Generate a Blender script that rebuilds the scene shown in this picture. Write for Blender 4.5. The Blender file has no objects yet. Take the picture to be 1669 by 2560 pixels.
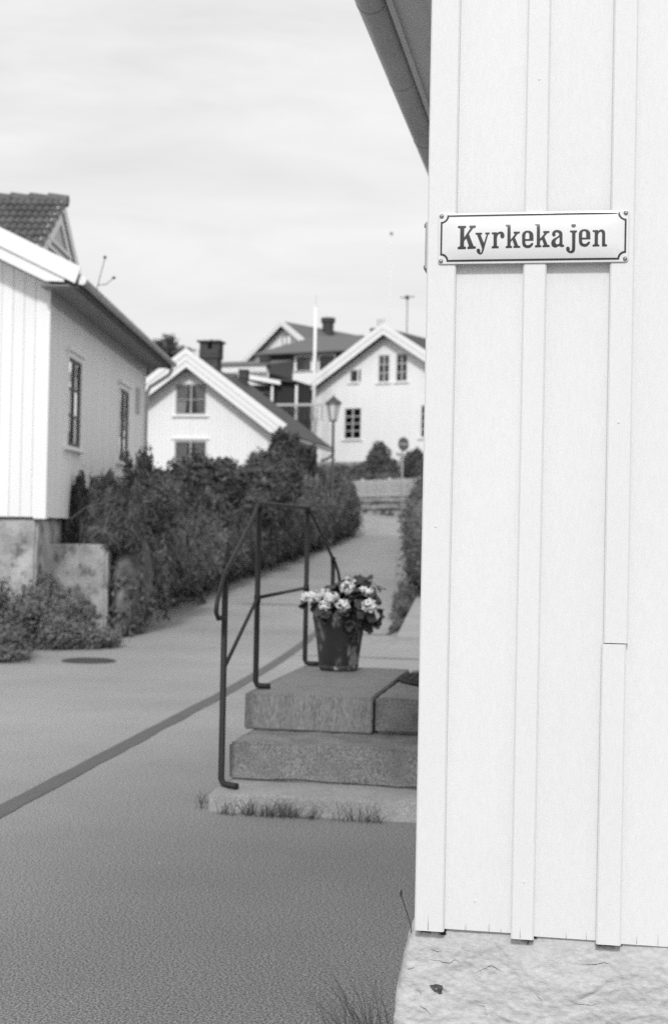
import bpy, bmesh, math, random
import numpy as np
from mathutils import Vector, Matrix, noise
from mathutils.geometry import tessellate_polygon
R = math.radians
SC = bpy.context.scene
COL = SC.collection
random.seed(7)

# ------------------------------------------------------------------ camera
cam_d = bpy.data.cameras.new('camera'); cam = bpy.data.objects.new('camera', cam_d); COL.objects.link(cam)
cam_d.sensor_fit = 'VERTICAL'; cam_d.sensor_height = 36.0; cam_d.lens = 50.0
cam_d.clip_start = 0.05; cam_d.clip_end = 3000
cam.matrix_world = (Matrix.Translation((0, 0, 1.5)) @ Matrix.Rotation(R(9.83), 4, 'Z')
                    @ Matrix.Rotation(R(90.82), 4, 'X') @ Matrix.Rotation(R(1.12), 4, 'Z'))
cam_d.dof.use_dof = True; cam_d.dof.focus_distance = 3.52; cam_d.dof.aperture_fstop = 5.0
SC.camera = cam

# ------------------------------------------------------------------ sky, sun, exposure
SUN_EL, SUN_AZ = R(37), R(-2.5)         # light comes from behind the camera, a touch from its right
w = bpy.data.worlds.new('World'); SC.world = w; w.use_nodes = True
nt = w.node_tree; nt.nodes.clear()
def N(tree, t, **kw):
    n = tree.nodes.new(t)
    for k, v in kw.items(): setattr(n, k, v)
    return n
sky = N(nt, 'ShaderNodeTexSky', sky_type='NISHITA', sun_disc=False, sun_elevation=SUN_EL, sun_rotation=math.pi + SUN_AZ)
sky.air_density = 1.2; sky.dust_density = 3.0
bw = N(nt, 'ShaderNodeRGBToBW'); nt.links.new(sky.outputs[0], bw.inputs[0])
tc = N(nt, 'ShaderNodeTexCoord'); mp = N(nt, 'ShaderNodeMapping'); mp.inputs['Scale'].default_value = (2.2, 2.2, 9.0)
mp.inputs['Rotation'].default_value = (0.06, 0.05, 0.3)
nt.links.new(tc.outputs['Generated'], mp.inputs['Vector'])
nz = N(nt, 'ShaderNodeTexNoise'); nz.inputs['Scale'].default_value = 2.4; nz.inputs['Detail'].default_value = 7; nz.inputs['Roughness'].default_value = .55
nz.inputs['Distortion'].default_value = .5
nt.links.new(mp.outputs[0], nz.inputs['Vector'])
rmp = N(nt, 'ShaderNodeMapRange'); rmp.inputs['From Min'].default_value = .32; rmp.inputs['From Max'].default_value = .66
rmp.inputs['To Min'].default_value = .72; rmp.inputs['To Max'].default_value = 1.0
nt.links.new(nz.outputs['Fac'], rmp.inputs['Value'])
mx = N(nt, 'ShaderNodeMix', data_type='FLOAT'); nt.links.new(rmp.outputs[0], mx.inputs['Factor'])
nt.links.new(bw.outputs[0], mx.inputs['A']); mx.inputs['B'].default_value = 7.15
bg = N(nt, 'ShaderNodeBackground'); bg.inputs['Strength'].default_value = .128
nt.links.new(mx.outputs['Result'], bg.inputs['Color'])
wo = N(nt, 'ShaderNodeOutputWorld'); nt.links.new(bg.outputs[0], wo.inputs['Surface'])

sd = bpy.data.lights.new('sun', 'SUN'); sd.energy = 2.1; sd.angle = R(6); sd.color = (1, 1, 1)
so = bpy.data.objects.new('sun', sd); COL.objects.link(so)
so.rotation_euler = Vector((math.sin(SUN_AZ) * math.cos(SUN_EL), math.cos(SUN_AZ) * math.cos(SUN_EL), -math.sin(SUN_EL))).to_track_quat('-Z', 'Y').to_euler()
so.location = (-3, -20, 20)
SC.view_settings.view_transform = 'Standard'; SC.view_settings.look = 'None'
SC.view_settings.exposure = 0.0; SC.view_settings.gamma = 1.0; SC.view_settings.use_curve_mapping = False
SC.cycles.use_denoising = False; SC.cycles.max_bounces = 6; SC.cycles.transparent_max_bounces = 8

# ------------------------------------------------------------------ materials (all grey: the photograph is black and white)
def g(v): return (v, v, v, 1)
def mat(name, base, var=0.0, scale=4.0, rough=.7, bump=0.0, bscale=60.0, spec=.3, stretch=(1, 1, 1), rand=0.0,
        fine=0.0, fscale=200.0, stain=None, metal=0.0, detail=5, bdist=.01, sheen=0.0):
    """grey principled material: large tone variation, fine speckle, bump and stains, all in object space"""
    m = bpy.data.materials.new(name); m.use_nodes = True; t = m.node_tree; L = t.links.new
    p = t.nodes['Principled BSDF']
    p.inputs['Roughness'].default_value = rough; p.inputs['Specular IOR Level'].default_value = spec; p.inputs['Metallic'].default_value = metal
    if sheen: p.inputs['Sheen Weight'].default_value = sheen
    c = N(t, 'ShaderNodeTexCoord'); mpn = N(t, 'ShaderNodeMapping'); mpn.inputs['Scale'].default_value = stretch
    L(c.outputs['Object'], mpn.inputs['Vector']); V = mpn.outputs[0]
    val = N(t, 'ShaderNodeValue'); val.outputs[0].default_value = base; cur = val.outputs[0]
    def math_(op, a, b):
        n = N(t, 'ShaderNodeMath', operation=op)
        for i, s in enumerate((a, b)):
            if isinstance(s, (int, float)): n.inputs[i].default_value = s
            else: L(s, n.inputs[i])
        return n.outputs[0]
    def noise_(sc, det, ro=.6):
        n = N(t, 'ShaderNodeTexNoise'); n.inputs['Scale'].default_value = sc; n.inputs['Detail'].default_value = det; n.inputs['Roughness'].default_value = ro
        L(V, n.inputs['Vector']); return n.outputs['Fac']
    def rng(s, a, b, c0, d):
        n = N(t, 'ShaderNodeMapRange'); L(s, n.inputs['Value'])
        for k, v in zip(('From Min', 'From Max', 'To Min', 'To Max'), (a, b, c0, d)): n.inputs[k].default_value = v
        return n.outputs[0]
    if var: cur = math_('MULTIPLY', cur, rng(noise_(scale, detail), .25, .75, 1 - var, 1 + var))
    if fine: cur = math_('MULTIPLY', cur, rng(noise_(fscale, 3, .7), .36, .64, 1 - fine, 1 + fine))
    if rand:
        oi = N(t, 'ShaderNodeObjectInfo'); cur = math_('MULTIPLY', cur, rng(oi.outputs['Random'], 0, 1, 1 - rand, 1 + rand))
    if stain:  # (scale, threshold, value, softness)
        s = rng(noise_(stain[0], 6, .65), stain[1], stain[1] + stain[3], 0, 1)
        mm = N(t, 'ShaderNodeMix', data_type='FLOAT'); L(s, mm.inputs['Factor']); L(cur, mm.inputs['A']); mm.inputs['B'].default_value = stain[2]
        cur = mm.outputs['Result']
    L(cur, p.inputs['Base Color'])
    if bump:
        b = N(t, 'ShaderNodeBump'); b.inputs['Strength'].default_value = bump; b.inputs['Distance'].default_value = bdist
        L(noise_(bscale, 6, .65), b.inputs['Height']); L(b.outputs[0], p.inputs['Normal'])
    return m

M = {}
M['paint'] = mat('white_house_paint', .725, .025, 3, .55, .25, 45, .35, (1, 1, .25), .012, .02, 150, bdist=.004)
M['paintfar'] = mat('white_facade_paint', .88, .03, 2, .6, .1, 30, .3, (1, 1, .3), .02)
M['trim'] = mat('white_trim_paint', .86, .02, 3, .5, .1, 40, .35)
M['greytrim'] = mat('grey_trim_paint', .46, .05, 3, .5, .1, 40, .35)
M['plaster'] = mat('rough_foundation_plaster', .52, .12, 9, .9, .38, 26, .15, (1, 1, 2.2), 0, .10, 60, stain=(11, .68, .33, .08), bdist=.016, detail=8)
M['oldplaster'] = mat('stained_old_plaster', .42, .5, 2.6, .9, .7, 14, .15, (1, 1, .8), 0, .14, 40, stain=(4.5, .53, .15, .12), bdist=.03, detail=8)
M['crack'] = mat('open_gap_dark', .03, .2, 30, .95)
M['stonechip'] = mat('bared_stone', .10, .5, 60, .9, .8, 120)
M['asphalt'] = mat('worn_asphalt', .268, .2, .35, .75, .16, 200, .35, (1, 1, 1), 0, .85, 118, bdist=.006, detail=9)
M['seam'] = mat('dark_bitumen_patch', .105, .12, 2, .6, .4, 150, .45, fine=.22, fscale=130)
M['concrete'] = mat('pale_concrete', .34, .15, 2.5, .85, .5, 60, .2, fine=.15, fscale=160)
M['granite'] = mat('grey_granite', .25, .16, 4, .75, .6, 90, .3, fine=.34, fscale=95, stain=(9, .64, .10, .12))
M['granite_d'] = mat('dark_granite', .205, .3, 6, .75, .45, 90, .3, fine=.6, fscale=125, stain=(5, .6, .09, .16), detail=8)
M['stepbase'] = mat('pale_bottom_step', .33, .15, 5, .8, .6, 60, .25, fine=.34, fscale=130, stain=(6, .66, .2, .12))
M['granite_l'] = mat('cut_granite', .21, .16, 6, .75, .5, 90, .3, (1.6, 1.6, .45), 0, .34, 80, stain=(7, .64, .11, .12), detail=8)
M['joint'] = mat('mortar_gap', .035, .2, 20, .9)
M['rail'] = mat('dark_painted_iron', .024, .2, 18, .55, .3, 120, .3, stain=(30, .7, .06, .08))
M['mat'] = mat('rubber_doormat', .03, .2, 30, .8)
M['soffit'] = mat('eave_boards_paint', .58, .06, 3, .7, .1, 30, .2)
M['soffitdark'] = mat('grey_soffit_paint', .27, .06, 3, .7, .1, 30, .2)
M['gutter'] = mat('grey_zinc_gutter', .40, .18, 5, .5, .2, 40, .45, (1, .3, 1), 0, .05, 60)
M['guttera'] = mat('pale_gutter', .50, .15, 5, .45, .1, 40, .4)
M['tile'] = mat('clay_roof_tile', .125, .25, 9, .7, .4, 60, .3, rand=.22)
M['roofdark'] = mat('dark_roofing', .075, .18, 3, .75, .3, 30, .3, (1, 1, 4))
M['roofmid'] = mat('grey_roofing', .145, .1, 3, .75, .3, 30, .3, (1, 1, 4))
M['brick'] = mat('chimney_brick', .075, .25, 9, .85, .5, 60, .2, rand=.15)
M['darkwood'] = mat('dark_stained_boards', .075, .12, 4, .7, .2, 40, .3, (1, 1, .2))
M['black'] = mat('very_dark_boards', .03, .1, 4, .8)
M['winframe'] = mat('dark_window_frame', .085, .1, 8, .5, .1, 40, .4)
M['curtain'] = mat('curtain_cloth', .27, .35, 6, .9, 0, 1, .1, (6, 6, .3))
M['reflcurtain'] = mat('pale_reflection_curtain', .8, .15, 6, .9, 0, 1, .1, (6, 6, .3))  # whitened cloth close behind the glass, stands in for sky reflected in the panes
M['room'] = mat('dark_room', .02, .1, 2, .9)
M['enamel'] = mat('white_enamel', .74, .01, 6, .16, 0, 1, .55)
M['ink'] = mat('dark_enamel_print', .045, .02, 6, .22, 0, 1, .5)
M['screw'] = mat('zinc_screw', .30, .15, 60, .4, .2, 200, .5, metal=.6)
M['pot'] = mat('dark_glazed_pot', .022, .4, 9, .45, .25, 30, .4, (1, 1, .4), stain=(11, .555, .21, .09))
M['potrim'] = mat('limed_pot_edge', .05, .5, 14, .7, .3, 40, .3, stain=(24, .57, .34, .07))
M['petal'] = mat('white_petal', .72, .05, 40, .6, spec=.2, rand=.06)
M['soil'] = mat('earth', .05, .3, 8, .95, .8, 30, .1)
M['stone'] = mat('field_stone', .34, .25, 5, .85, .7, 20, .2, rand=.25)
M['fence'] = mat('weathered_white_fence', .52, .08, 5, .7, 0, 1, .2, rand=.08)
M['lampmetal'] = mat('black_lamp_metal', .05, .1, 8, .45, 0, 1, .5)
M['lampglass'] = mat('frosted_lamp_glass', .66, .05, 8, .3, 0, 1, .4)
M['postgrey'] = mat('galvanised_post', .34, .1, 6, .5, 0, 1, .4)
M['signdark'] = mat('dark_sign_face', .105, .04, 6, .4, 0, 1, .4)
M['signpale'] = mat('pale_sign_bar', .33, .04, 6, .4, 0, 1, .4)
M['twig'] = mat('grey_twig', .15, .2, 20, .8)
M['bark'] = mat('dark_bark', .06, .3, 12, .9, .6, 30)
M['dirt'] = mat('garden_ground', .075, .35, 1.5, .95, .6, 12, .1, fine=.25, fscale=40)
M['hedge'] = mat('hedge_leaf', .125, .35, 1.2, .55, spec=.35, fine=.3, fscale=8)
M['leafdark'] = mat('dark_glossy_leaf', .078, .35, 1.5, .5, spec=.35, fine=.35, fscale=9)
M['ivy'] = mat('dark_ivy_leaf', .055, .35, 1.5, .5, spec=.35, fine=.35, fscale=9)
M['leafmid'] = mat('mid_grey_leaf', .12, .35, 2.5, .6, spec=.3, fine=.4, fscale=14)
M['leafpale'] = mat('pale_weed_leaf', .17, .4, 4, .6, spec=.25, fine=.45, fscale=18)
M['geranium'] = mat('geranium_leaf', .05, .3, 14, .55, spec=.3, rand=.35)
M['grass'] = mat('grass_blade', .075, .4, 12, .6, spec=.25)
M['pole'] = mat('weathered_pole_paint', .72, .05, 6, .6, 0, 1, .3)
M['plate'] = mat('cast_iron', .07, .3, 20, .6, .5, 60, .4)

gl = bpy.data.materials.new('window_glass'); gl.use_nodes = True; t = gl.node_tree; t.nodes.remove(t.nodes['Principled BSDF'])
tr = N(t, 'ShaderNodeBsdfTransparent'); tr.inputs[0].default_value = g(.95); gs = N(t, 'ShaderNodeBsdfGlossy'); gs.inputs['Roughness'].default_value = .04; gs.inputs['Color'].default_value = g(.9)
fr = N(t, 'ShaderNodeFresnel'); fr.inputs['IOR'].default_value = 1.65; mg = N(t, 'ShaderNodeMixShader')
t.links.new(fr.outputs[0], mg.inputs[0]); t.links.new(tr.outputs[0], mg.inputs[1]); t.links.new(gs.outputs[0], mg.inputs[2])
t.links.new(mg.outputs[0], t.nodes['Material Output'].inputs['Surface']); M['glass'] = gl

# asphalt: base colour darker around the house corner and steps, slowly paler further out
def asphalt_tone():
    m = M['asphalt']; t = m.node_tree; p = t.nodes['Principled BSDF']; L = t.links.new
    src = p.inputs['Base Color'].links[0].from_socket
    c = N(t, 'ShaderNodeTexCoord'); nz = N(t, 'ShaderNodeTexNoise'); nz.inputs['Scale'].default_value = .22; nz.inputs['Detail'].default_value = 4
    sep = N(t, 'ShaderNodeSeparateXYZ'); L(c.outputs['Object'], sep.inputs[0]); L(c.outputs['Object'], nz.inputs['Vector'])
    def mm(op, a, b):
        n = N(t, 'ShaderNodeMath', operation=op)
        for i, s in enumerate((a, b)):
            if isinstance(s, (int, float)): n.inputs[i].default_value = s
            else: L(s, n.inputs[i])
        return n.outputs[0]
    # noisy distance from a point between house corner and steps sets the tone
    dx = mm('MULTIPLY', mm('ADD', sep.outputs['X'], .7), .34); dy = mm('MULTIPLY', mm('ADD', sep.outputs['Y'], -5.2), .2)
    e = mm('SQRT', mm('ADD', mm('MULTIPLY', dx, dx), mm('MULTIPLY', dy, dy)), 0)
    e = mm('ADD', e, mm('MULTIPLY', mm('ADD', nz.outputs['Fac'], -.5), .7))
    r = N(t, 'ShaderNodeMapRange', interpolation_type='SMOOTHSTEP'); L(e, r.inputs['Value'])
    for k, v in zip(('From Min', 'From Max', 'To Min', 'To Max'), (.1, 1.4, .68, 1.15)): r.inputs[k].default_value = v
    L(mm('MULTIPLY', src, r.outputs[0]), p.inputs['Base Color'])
asphalt_tone()

# ------------------------------------------------------------------ mesh helpers
BZ = {}
def bz_of(o):
    while o is not None and o.name not in BZ: o = o.parent
    return BZ[o.name] if o is not None else 0.0
class MB:
    def __init__(s): s.v = []; s.f = []
    def add(s, vs, fs):
        n = len(s.v); s.v += [tuple(q) for q in vs]; s.f += [tuple(n + i for i in q) for q in fs]; return s
    def box(s, x0, x1, y0, y1, z0, z1):
        return s.hexa([(x0, y0, z0), (x1, y0, z0), (x1, y1, z0), (x0, y1, z0), (x0, y0, z1), (x1, y0, z1), (x1, y1, z1), (x0, y1, z1)])
    def hexa(s, p):
        return s.add(p, [(3, 2, 1, 0), (4, 5, 6, 7), (0, 1, 5, 4), (1, 2, 6, 5), (2, 3, 7, 6), (3, 0, 4, 7)])
    def fbox(s, F, a0, a1, b0, b1, c0, c1):
        """box in a facade frame F=(origin, along, outward); a along, b out of the wall, c up"""
        O, ex, n = F
        P = lambda a, b, c: (O[0] + ex[0] * a + n[0] * b, O[1] + ex[1] * a + n[1] * b, O[2] + c)
        q = [P(a0, b0, c0), P(a1, b0, c0), P(a1, b1, c0), P(a0, b1, c0), P(a0, b0, c1), P(a1, b0, c1), P(a1, b1, c1), P(a0, b1, c1)]
        return s.hexa(q)
    def extr(s, prof, d):
        """convex or simple polygon prof (3d points, planar) pushed along d"""
        n = len(prof); a = [Vector(q) for q in prof]; b = [q + Vector(d) for q in a]
        tris = tessellate_polygon([a])
        fs = [tuple(t_) for t_ in tris] + [tuple(n + i for i in reversed(t_)) for t_ in tris] + [(i, (i + 1) % n, n + (i + 1) % n, n + i) for i in range(n)]
        return s.add(a + b, fs)
    def tube(s, pts, r, k=10, cap=True):
        pts = [Vector(q) for q in pts]; n = len(pts); rs = r if isinstance(r, (list, tuple)) else [r] * n
        vs = []; up = None
        for i, q in enumerate(pts):
            d = (pts[min(i + 1, n - 1)] - pts[max(i - 1, 0)]).normalized()
            if up is None: up = Vector((0, 0, 1)) if abs(d.z) < .9 else Vector((1, 0, 0))
            a = d.cross(up).normalized(); b = a.cross(d).normalized(); up = b
            for j in range(k):
                th = 2 * math.pi * j / k; vs.append(q + a * math.cos(th) * rs[i] + b * math.sin(th) * rs[i])
        fs = [(i * k + j, i * k + (j + 1) % k, (i + 1) * k + (j + 1) % k, (i + 1) * k + j) for i in range(n - 1) for j in range(k)]
        if cap: fs += [tuple(reversed(range(k))), tuple((n - 1) * k + j for j in range(k))]
        return s.add(vs, fs)
    def lathe(s, prof, c=(0, 0, 0), k=24, sx=1, sy=1):
        n = len(prof); vs = [(c[0] + r * math.cos(2 * math.pi * j / k) * sx, c[1] + r * math.sin(2 * math.pi * j / k) * sy, c[2] + z) for r, z in prof for j in range(k)]
        fs = [(i * k + j, i * k + (j + 1) % k, (i + 1) * k + (j + 1) % k, (i + 1) * k + j) for i in range(n - 1) for j in range(k)]
        fs += [tuple(reversed(range(k))), tuple((n - 1) * k + j for j in range(k))]
        return s.add(vs, fs)
    def build(s, name, m, parent=None, smooth=False, bevel=0, stuff=False):
        me = bpy.data.meshes.new(name); dz = bz_of(parent) if parent else 0
        off = OFF.get(root_of(parent).name, (0, 0)) if parent else (0, 0)
        me.from_pydata([(a - off[0], b - off[1], c - dz) for a, b, c in s.v], [], s.f); me.materials.append(M[m] if isinstance(m, str) else m)
        bm = bmesh.new(); bm.from_mesh(me); bmesh.ops.recalc_face_normals(bm, faces=bm.faces); bm.to_mesh(me); bm.free()
        if smooth: me.shade_smooth()
        o = bpy.data.objects.new(name, me); COL.objects.link(o)
        if parent: o.parent = parent
        if bevel:
            b = o.modifiers.new('bevel', 'BEVEL'); b.width = bevel; b.segments = 2; b.limit_method = 'ANGLE'
        if stuff: o['kind'] = 'stuff'
        return o
OFF = {}
def root_of(o):
    while o.parent is not None: o = o.parent
    return o
def thing(name, label, cat, loc=(0, 0, 0), rz=0.0, group=None, world_xy=False):
    """an Empty at the thing's base; parts are written in absolute heights and, with world_xy, in world x,y"""
    o = bpy.data.objects.new(name, None); COL.objects.link(o); o.location = loc; o.rotation_euler = (0, 0, rz); o.empty_display_size = .2
    BZ[o.name] = loc[2]; o['label'] = label; o['category'] = cat
    if world_xy: OFF[o.name] = (loc[0], loc[1])
    if group: o['group'] = group
    return o
def tag(o, label, cat, group=None):
    o['label'] = label; o['category'] = cat
    if group: o['group'] = group
    return o
def structure(o): o['kind'] = 'structure'; return o
def smoothstep(a, b, x):
    x = min(1, max(0, (x - a) / (b - a))); return x * x * (3 - 2 * x)

# ------------------------------------------------------------------ ground, road
HY = [-50, 20, 25, 30, 34, 40, 47, 53, 58, 70, 90, 130, 400]; HZ = [0, 0, .1, .27, .45, .85, 1.4, 1.95, 2.35, 2.6, 2.8, 3, 3]
def hroad(y): return float(np.interp(y, HY, HZ))
def hsm(y): return (hroad(y - 1.2) + hroad(y) + hroad(y + 1.2)) / 3
LY = [-60, 13.6, 14.8, 16, 18.4, 22, 25.4, 28.6, 32, 36, 40, 42.3, 45.3, 48.4, 52, 56, 60, 70]
LX = [-22, -22, -7.6, -6.75, -6.85, -7.15, -7.35, -7.6, -7.85, -7.95, -7.85, -7.7, -7.75, -8.1, -9.2, -12, -20, -40]
def lroad(y): return float(np.interp(y, LY, LX))
FA, FB = Vector((-13.7, 63.36)), Vector((2.0, 45.7))            # line of the far stone wall and fence
fdir = (FB - FA).normalized(); fn = Vector((-fdir.y, fdir.x))   # points away up the hill
def behind(x, y): return (Vector((x, y)) - FA).dot(fn)
def gz(x, y):
    z = hsm(y) - .06
    l = lroad(y) - x
    if y > 17.5 and l > 0:
        bed = float(np.interp(y, [17.5, 30, 40, 44, 60], [1.22, 1.4, 2.1, 2.4, 4.0]))
        z = max(z, z + (bed - z) * smoothstep(.25, .9, l) * smoothstep(17.6, 18.4, y))
    b = behind(x, y)
    if b > .15 and y > 40:
        t_ = float(np.interp(b, [0, .4, 4, 6, 12, 25, 45, 80, 400], [2.4, 2.9, 4.0, 4.7, 5.0, 7.5, 9.5, 10.5, 9]))
        z = max(z, t_)
    return z
def sheet(name, xs, ys, fz, m):
    mb = MB(); nx = len(xs)
    vs = [(x, y, fz(x, y)) for y in ys for x in xs]
    fs = [(j * nx + i, j * nx + i + 1, (j + 1) * nx + i + 1, (j + 1) * nx + i) for j in range(len(ys) - 1) for i in range(nx - 1)]
    mb.add(vs, fs); return structure(mb.build(name, m, smooth=True))
gx = list(np.arange(-400, -40, 40)) + list(np.arange(-40, -14, 2)) + list(np.arange(-14, 4, .3)) + list(np.arange(4, 40, 3)) + list(np.arange(40, 401, 40))
gy = list(np.arange(-100, 10, 10)) + list(np.arange(10, 16, 1)) + list(np.arange(16, 20, .25)) + list(np.arange(20, 75, .5)) + list(np.arange(75, 130, 4)) + list(np.arange(130, 600, 50))
sheet('ground', gx, gy, gz, 'dirt')
mb = MB(); ys = list(np.arange(-30, 13, 2.0)) + list(np.arange(13, 63, .2)); K = 26; vs = []; fs = []
for y in ys:
    x0 = lroad(y); x1 = 9.0
    for i in range(K + 1):
        x = x0 + (x1 - x0) * i / K
        vs.append((x, y, hsm(y)))
for j in range(len(ys) - 1):
    for i in range(K): fs.append((j * (K + 1) + i, j * (K + 1) + i + 1, (j + 1) * (K + 1) + i + 1, (j + 1) * (K + 1) + i))
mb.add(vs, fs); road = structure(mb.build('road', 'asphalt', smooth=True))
def roadz(x, y): return hsm(y)
# filled trench: a darker strip of patching running up the street
pth = [(-2.62, -3), (-2.75, 2), (-2.93, 6.2), (-2.97, 7.08), (-3.09, 10), (-3.2, 12.8), (-3.36, 15.5), (-3.56, 18.0), (-3.70, 19.5), (-3.86, 21.0)]
mb = MB(); vs = []; n = 160
for i in range(n):
    s = i / (n - 1) * 24 - 3; x = float(np.interp(s, [q[1] for q in pth], [q[0] for q in pth]))
    wl = .064 + .007 * noise.noise((s * 2.3, 1, 0)) + .005 * noise.noise((s * 8, 2, 0)); wr = .064 + .016 * noise.noise((s * 1.7, 5, 0)) + .008 * noise.noise((s * 7, 7, 0))
    if s > 20: wl *= max(.15, 21 - s); wr *= max(.15, 21 - s)
    for q in (x - wl, x, x + wr): vs.append((q, s, roadz(q, s) + .004))
mb.add(vs, [(i * 3 + k, i * 3 + k + 1, i * 3 + k + 4, i * 3 + k + 3) for i in range(n - 1) for k in range(2)])
structure(mb.build('asphalt_patch', 'seam', smooth=True))
for (xa, xb, y0, wd) in ((-3.5, -1.0, 16.95, .05), (-3.6, -2.6, 20.6, .09), (-6.3, -4.9, 25.9, .10)):   # thin tar joints across the street
    mb = MB(); vs = []
    for i in range(14):
        x = xa + (xb - xa) * i / 13; y = y0 + .03 * noise.noise((x * 2, y0, 0)); e = wd * (.6 + .5 * noise.noise((x * 3, y0, 4))) * math.sin(math.pi * (i + .4) / 13.8)
        vs += [(x, y - e, roadz(x, y - e) + .006), (x, y + e, roadz(x, y + e) + .006)]
    mb.add(vs, [(2 * i, 2 * i + 2, 2 * i + 3, 2 * i + 1) for i in range(13)]); structure(mb.build('tar_joint', 'seam'))
mh = MB(); mh.lathe([(.30, 0), (.30, .012), (.27, .016), (.27, .012), (.02, .013)], (-5.40, 15.28, roadz(-5.4, 15.28)), 32)
for a in range(-4, 5):
    wd = math.sqrt(.26 ** 2 - (a * .055) ** 2); mh.box(-5.40 - wd, -5.40 + wd, 15.28 + a * .055 - .012, 15.28 + a * .055 + .012, .005, .022)
tag(mh.build('manhole_cover', 'plate'), 'round dark iron manhole cover lying in the asphalt left of the steps', 'manhole')

# ------------------------------------------------------------------ facade helpers
def window(house, F, w_, h_, cols, rows, casing=.09, case_mat='trim', frame_mat='winframe', sill=True, curtain=False, mull=.05, munt=.022, head=0.0, split=True):
    """casing mesh is the part; frame, panes, muntins, sill and curtains are sub-parts. F origin = lower left of the opening"""
    c = MB(); c.fbox(F, -casing, 0, 0, .03, -casing * .4, h_ + casing).fbox(F, w_, w_ + casing, 0, .03, -casing * .4, h_ + casing).fbox(F, 0, w_, 0, .03, h_, h_ + casing)
    if head: c.fbox(F, -casing - .05, w_ + casing + .05, .0, .075, h_ + casing, h_ + casing + head)
    o = c.build('window', case_mat, house)
    f = MB(); e = .045
    f.fbox(F, .0, e, -.02, .010, 0, h_).fbox(F, w_ - e, w_, -.02, .010, 0, h_).fbox(F, e, w_ - e, -.02, .010, 0, e).fbox(F, e, w_ - e, -.02, .010, h_ - e, h_)
    if split: f.fbox(F, w_ / 2 - mull / 2, w_ / 2 + mull / 2, -.02, .013, e, h_ - e)
    f.build('window_frame', frame_mat, o)
    cw = (w_ - 2 * e) / cols; rh = (h_ - 2 * e) / rows
    for r_ in range(1, rows):
        for half in ((e, w_ / 2 - mull / 2), (w_ / 2 + mull / 2, w_ - e)) if split else ((e, w_ - e),):
            q = MB(); q.fbox(F, half[0], half[1], -.012, .008, e + r_ * rh - munt / 2, e + r_ * rh + munt / 2); q.build('muntin', frame_mat, o)
    for i in range(cols):
        for j in range(rows):
            a0 = e + i * cw; a1 = a0 + cw; q = MB(); tl = random.uniform(-.002, .002)
            O, ex, nn = F
            P = lambda a, b, c_: (O[0] + ex[0] * a + nn[0] * b, O[1] + ex[1] * a + nn[1] * b, O[2] + c_)
            q.add([P(a0, -.004 - tl, e + j * rh), P(a1, -.004 + tl, e + j * rh), P(a1, -.004 + tl, e + (j + 1) * rh), P(a0, -.004 - tl, e + (j + 1) * rh)], [(0, 1, 2, 3)])
            q.build('pane', 'glass', o)
    MB().fbox(F, 0, w_, -.5, -.48, 0, h_).build('room_back', 'room', o)
    if curtain:
        for k in (0, 1):
            q = MB(); nseg = 24; vs = []; ww = w_ * (.5 if isinstance(curtain, str) else .38)
            for i in range(nseg + 1):
                for z_ in (0.02, h_ * .5, h_ - .02):
                    pull = 1 - .28 * (1 - z_ / h_) ** 1.0
                    a = i / nseg * ww * pull; a = a + .02 if k == 0 else w_ - .02 - a
                    b = -.06 + .015 * math.sin(i * 1.4)
                    vs.append((F[0][0] + F[1][0] * a + F[2][0] * b, F[0][1] + F[1][1] * a + F[2][1] * b, F[0][2] + z_))
            q.add(vs, [(i * 3 + j, (i + 1) * 3 + j, (i + 1) * 3 + j + 1, i * 3 + j + 1) for i in range(nseg) for j in range(2)])
            q.build('curtain', curtain if isinstance(curtain, str) else 'curtain', o, smooth=True)
    if sill:
        MB().fbox(F, -casing - .05, w_ + casing + .05, 0, .10, -casing * .4 - .045, -casing * .4 - .005).build('sill', case_mat, o)
    return o
def sub(F, a, c): return ((F[0][0] + F[1][0] * a, F[0][1] + F[1][1] * a, F[0][2] + c), F[1], F[2])
def boards(house, F, W, z0, ztop, pitch, m, gap=.005, th=.022, batten=None, holes=(), a0=0.0, name='board', backing=False):
    """vertical boards one by one; ztop(a) is the height of the wall top; holes are (a0,a1,c0,c1) openings"""
    n = max(1, round(W / pitch)); p = W / n
    if backing: boards(house, (tuple(F[0][i] - (F[2][i] * .012 if i < 2 else 0) for i in range(3)), F[1], F[2]), W, z0, ztop, .8, m, 0, .010, None, holes, a0, 'backing_board')
    def piece(b0, b1, o0, o1, nm):
        segs = [(z0, None)]
        for h in sorted(holes, key=lambda q: q[2]):
            if b1 > h[0] + .001 and b0 < h[1] - .001:
                last = segs.pop(); segs += [(last[0], h[2]), (h[3], None)]
        for s0, s1 in segs:
            mb = MB(); O, ex, nn = F; t0 = ztop(b0) if s1 is None else s1; t1 = ztop(b1) if s1 is None else s1
            if min(t0, t1) - s0 < .03: continue
            P = lambda a, b, z: (O[0] + ex[0] * a + nn[0] * b, O[1] + ex[1] * a + nn[1] * b, z)
            jz = random.uniform(-.004, .004) if s0 == z0 else 0
            mb.hexa([P(b0, o0, s0 + jz), P(b1, o0, s0 + jz), P(b1, o1, s0 + jz), P(b0, o1, s0 + jz), P(b0, o0, t0), P(b1, o0, t1), P(b1, o1, t1), P(b0, o1, t0)])
            mb.build(nm, m, house)
    for i in range(n):
        b0 = a0 + i * p + gap / 2; b1 = a0 + (i + 1) * p - gap / 2
        cuts = [b0] + sorted({h[k] for h in holes for k in (0, 1) if b0 + .01 < h[k] < b1 - .01}) + [b1]
        for c0, c1 in zip(cuts, cuts[1:]): piece(c0, c1, .0, th + random.uniform(-.002, .002), name)
    if batten:
        for i in range(1, n):
            b = a0 + i * p; piece(b - batten / 2, b + batten / 2, th, th + .016, 'batten')

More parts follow.
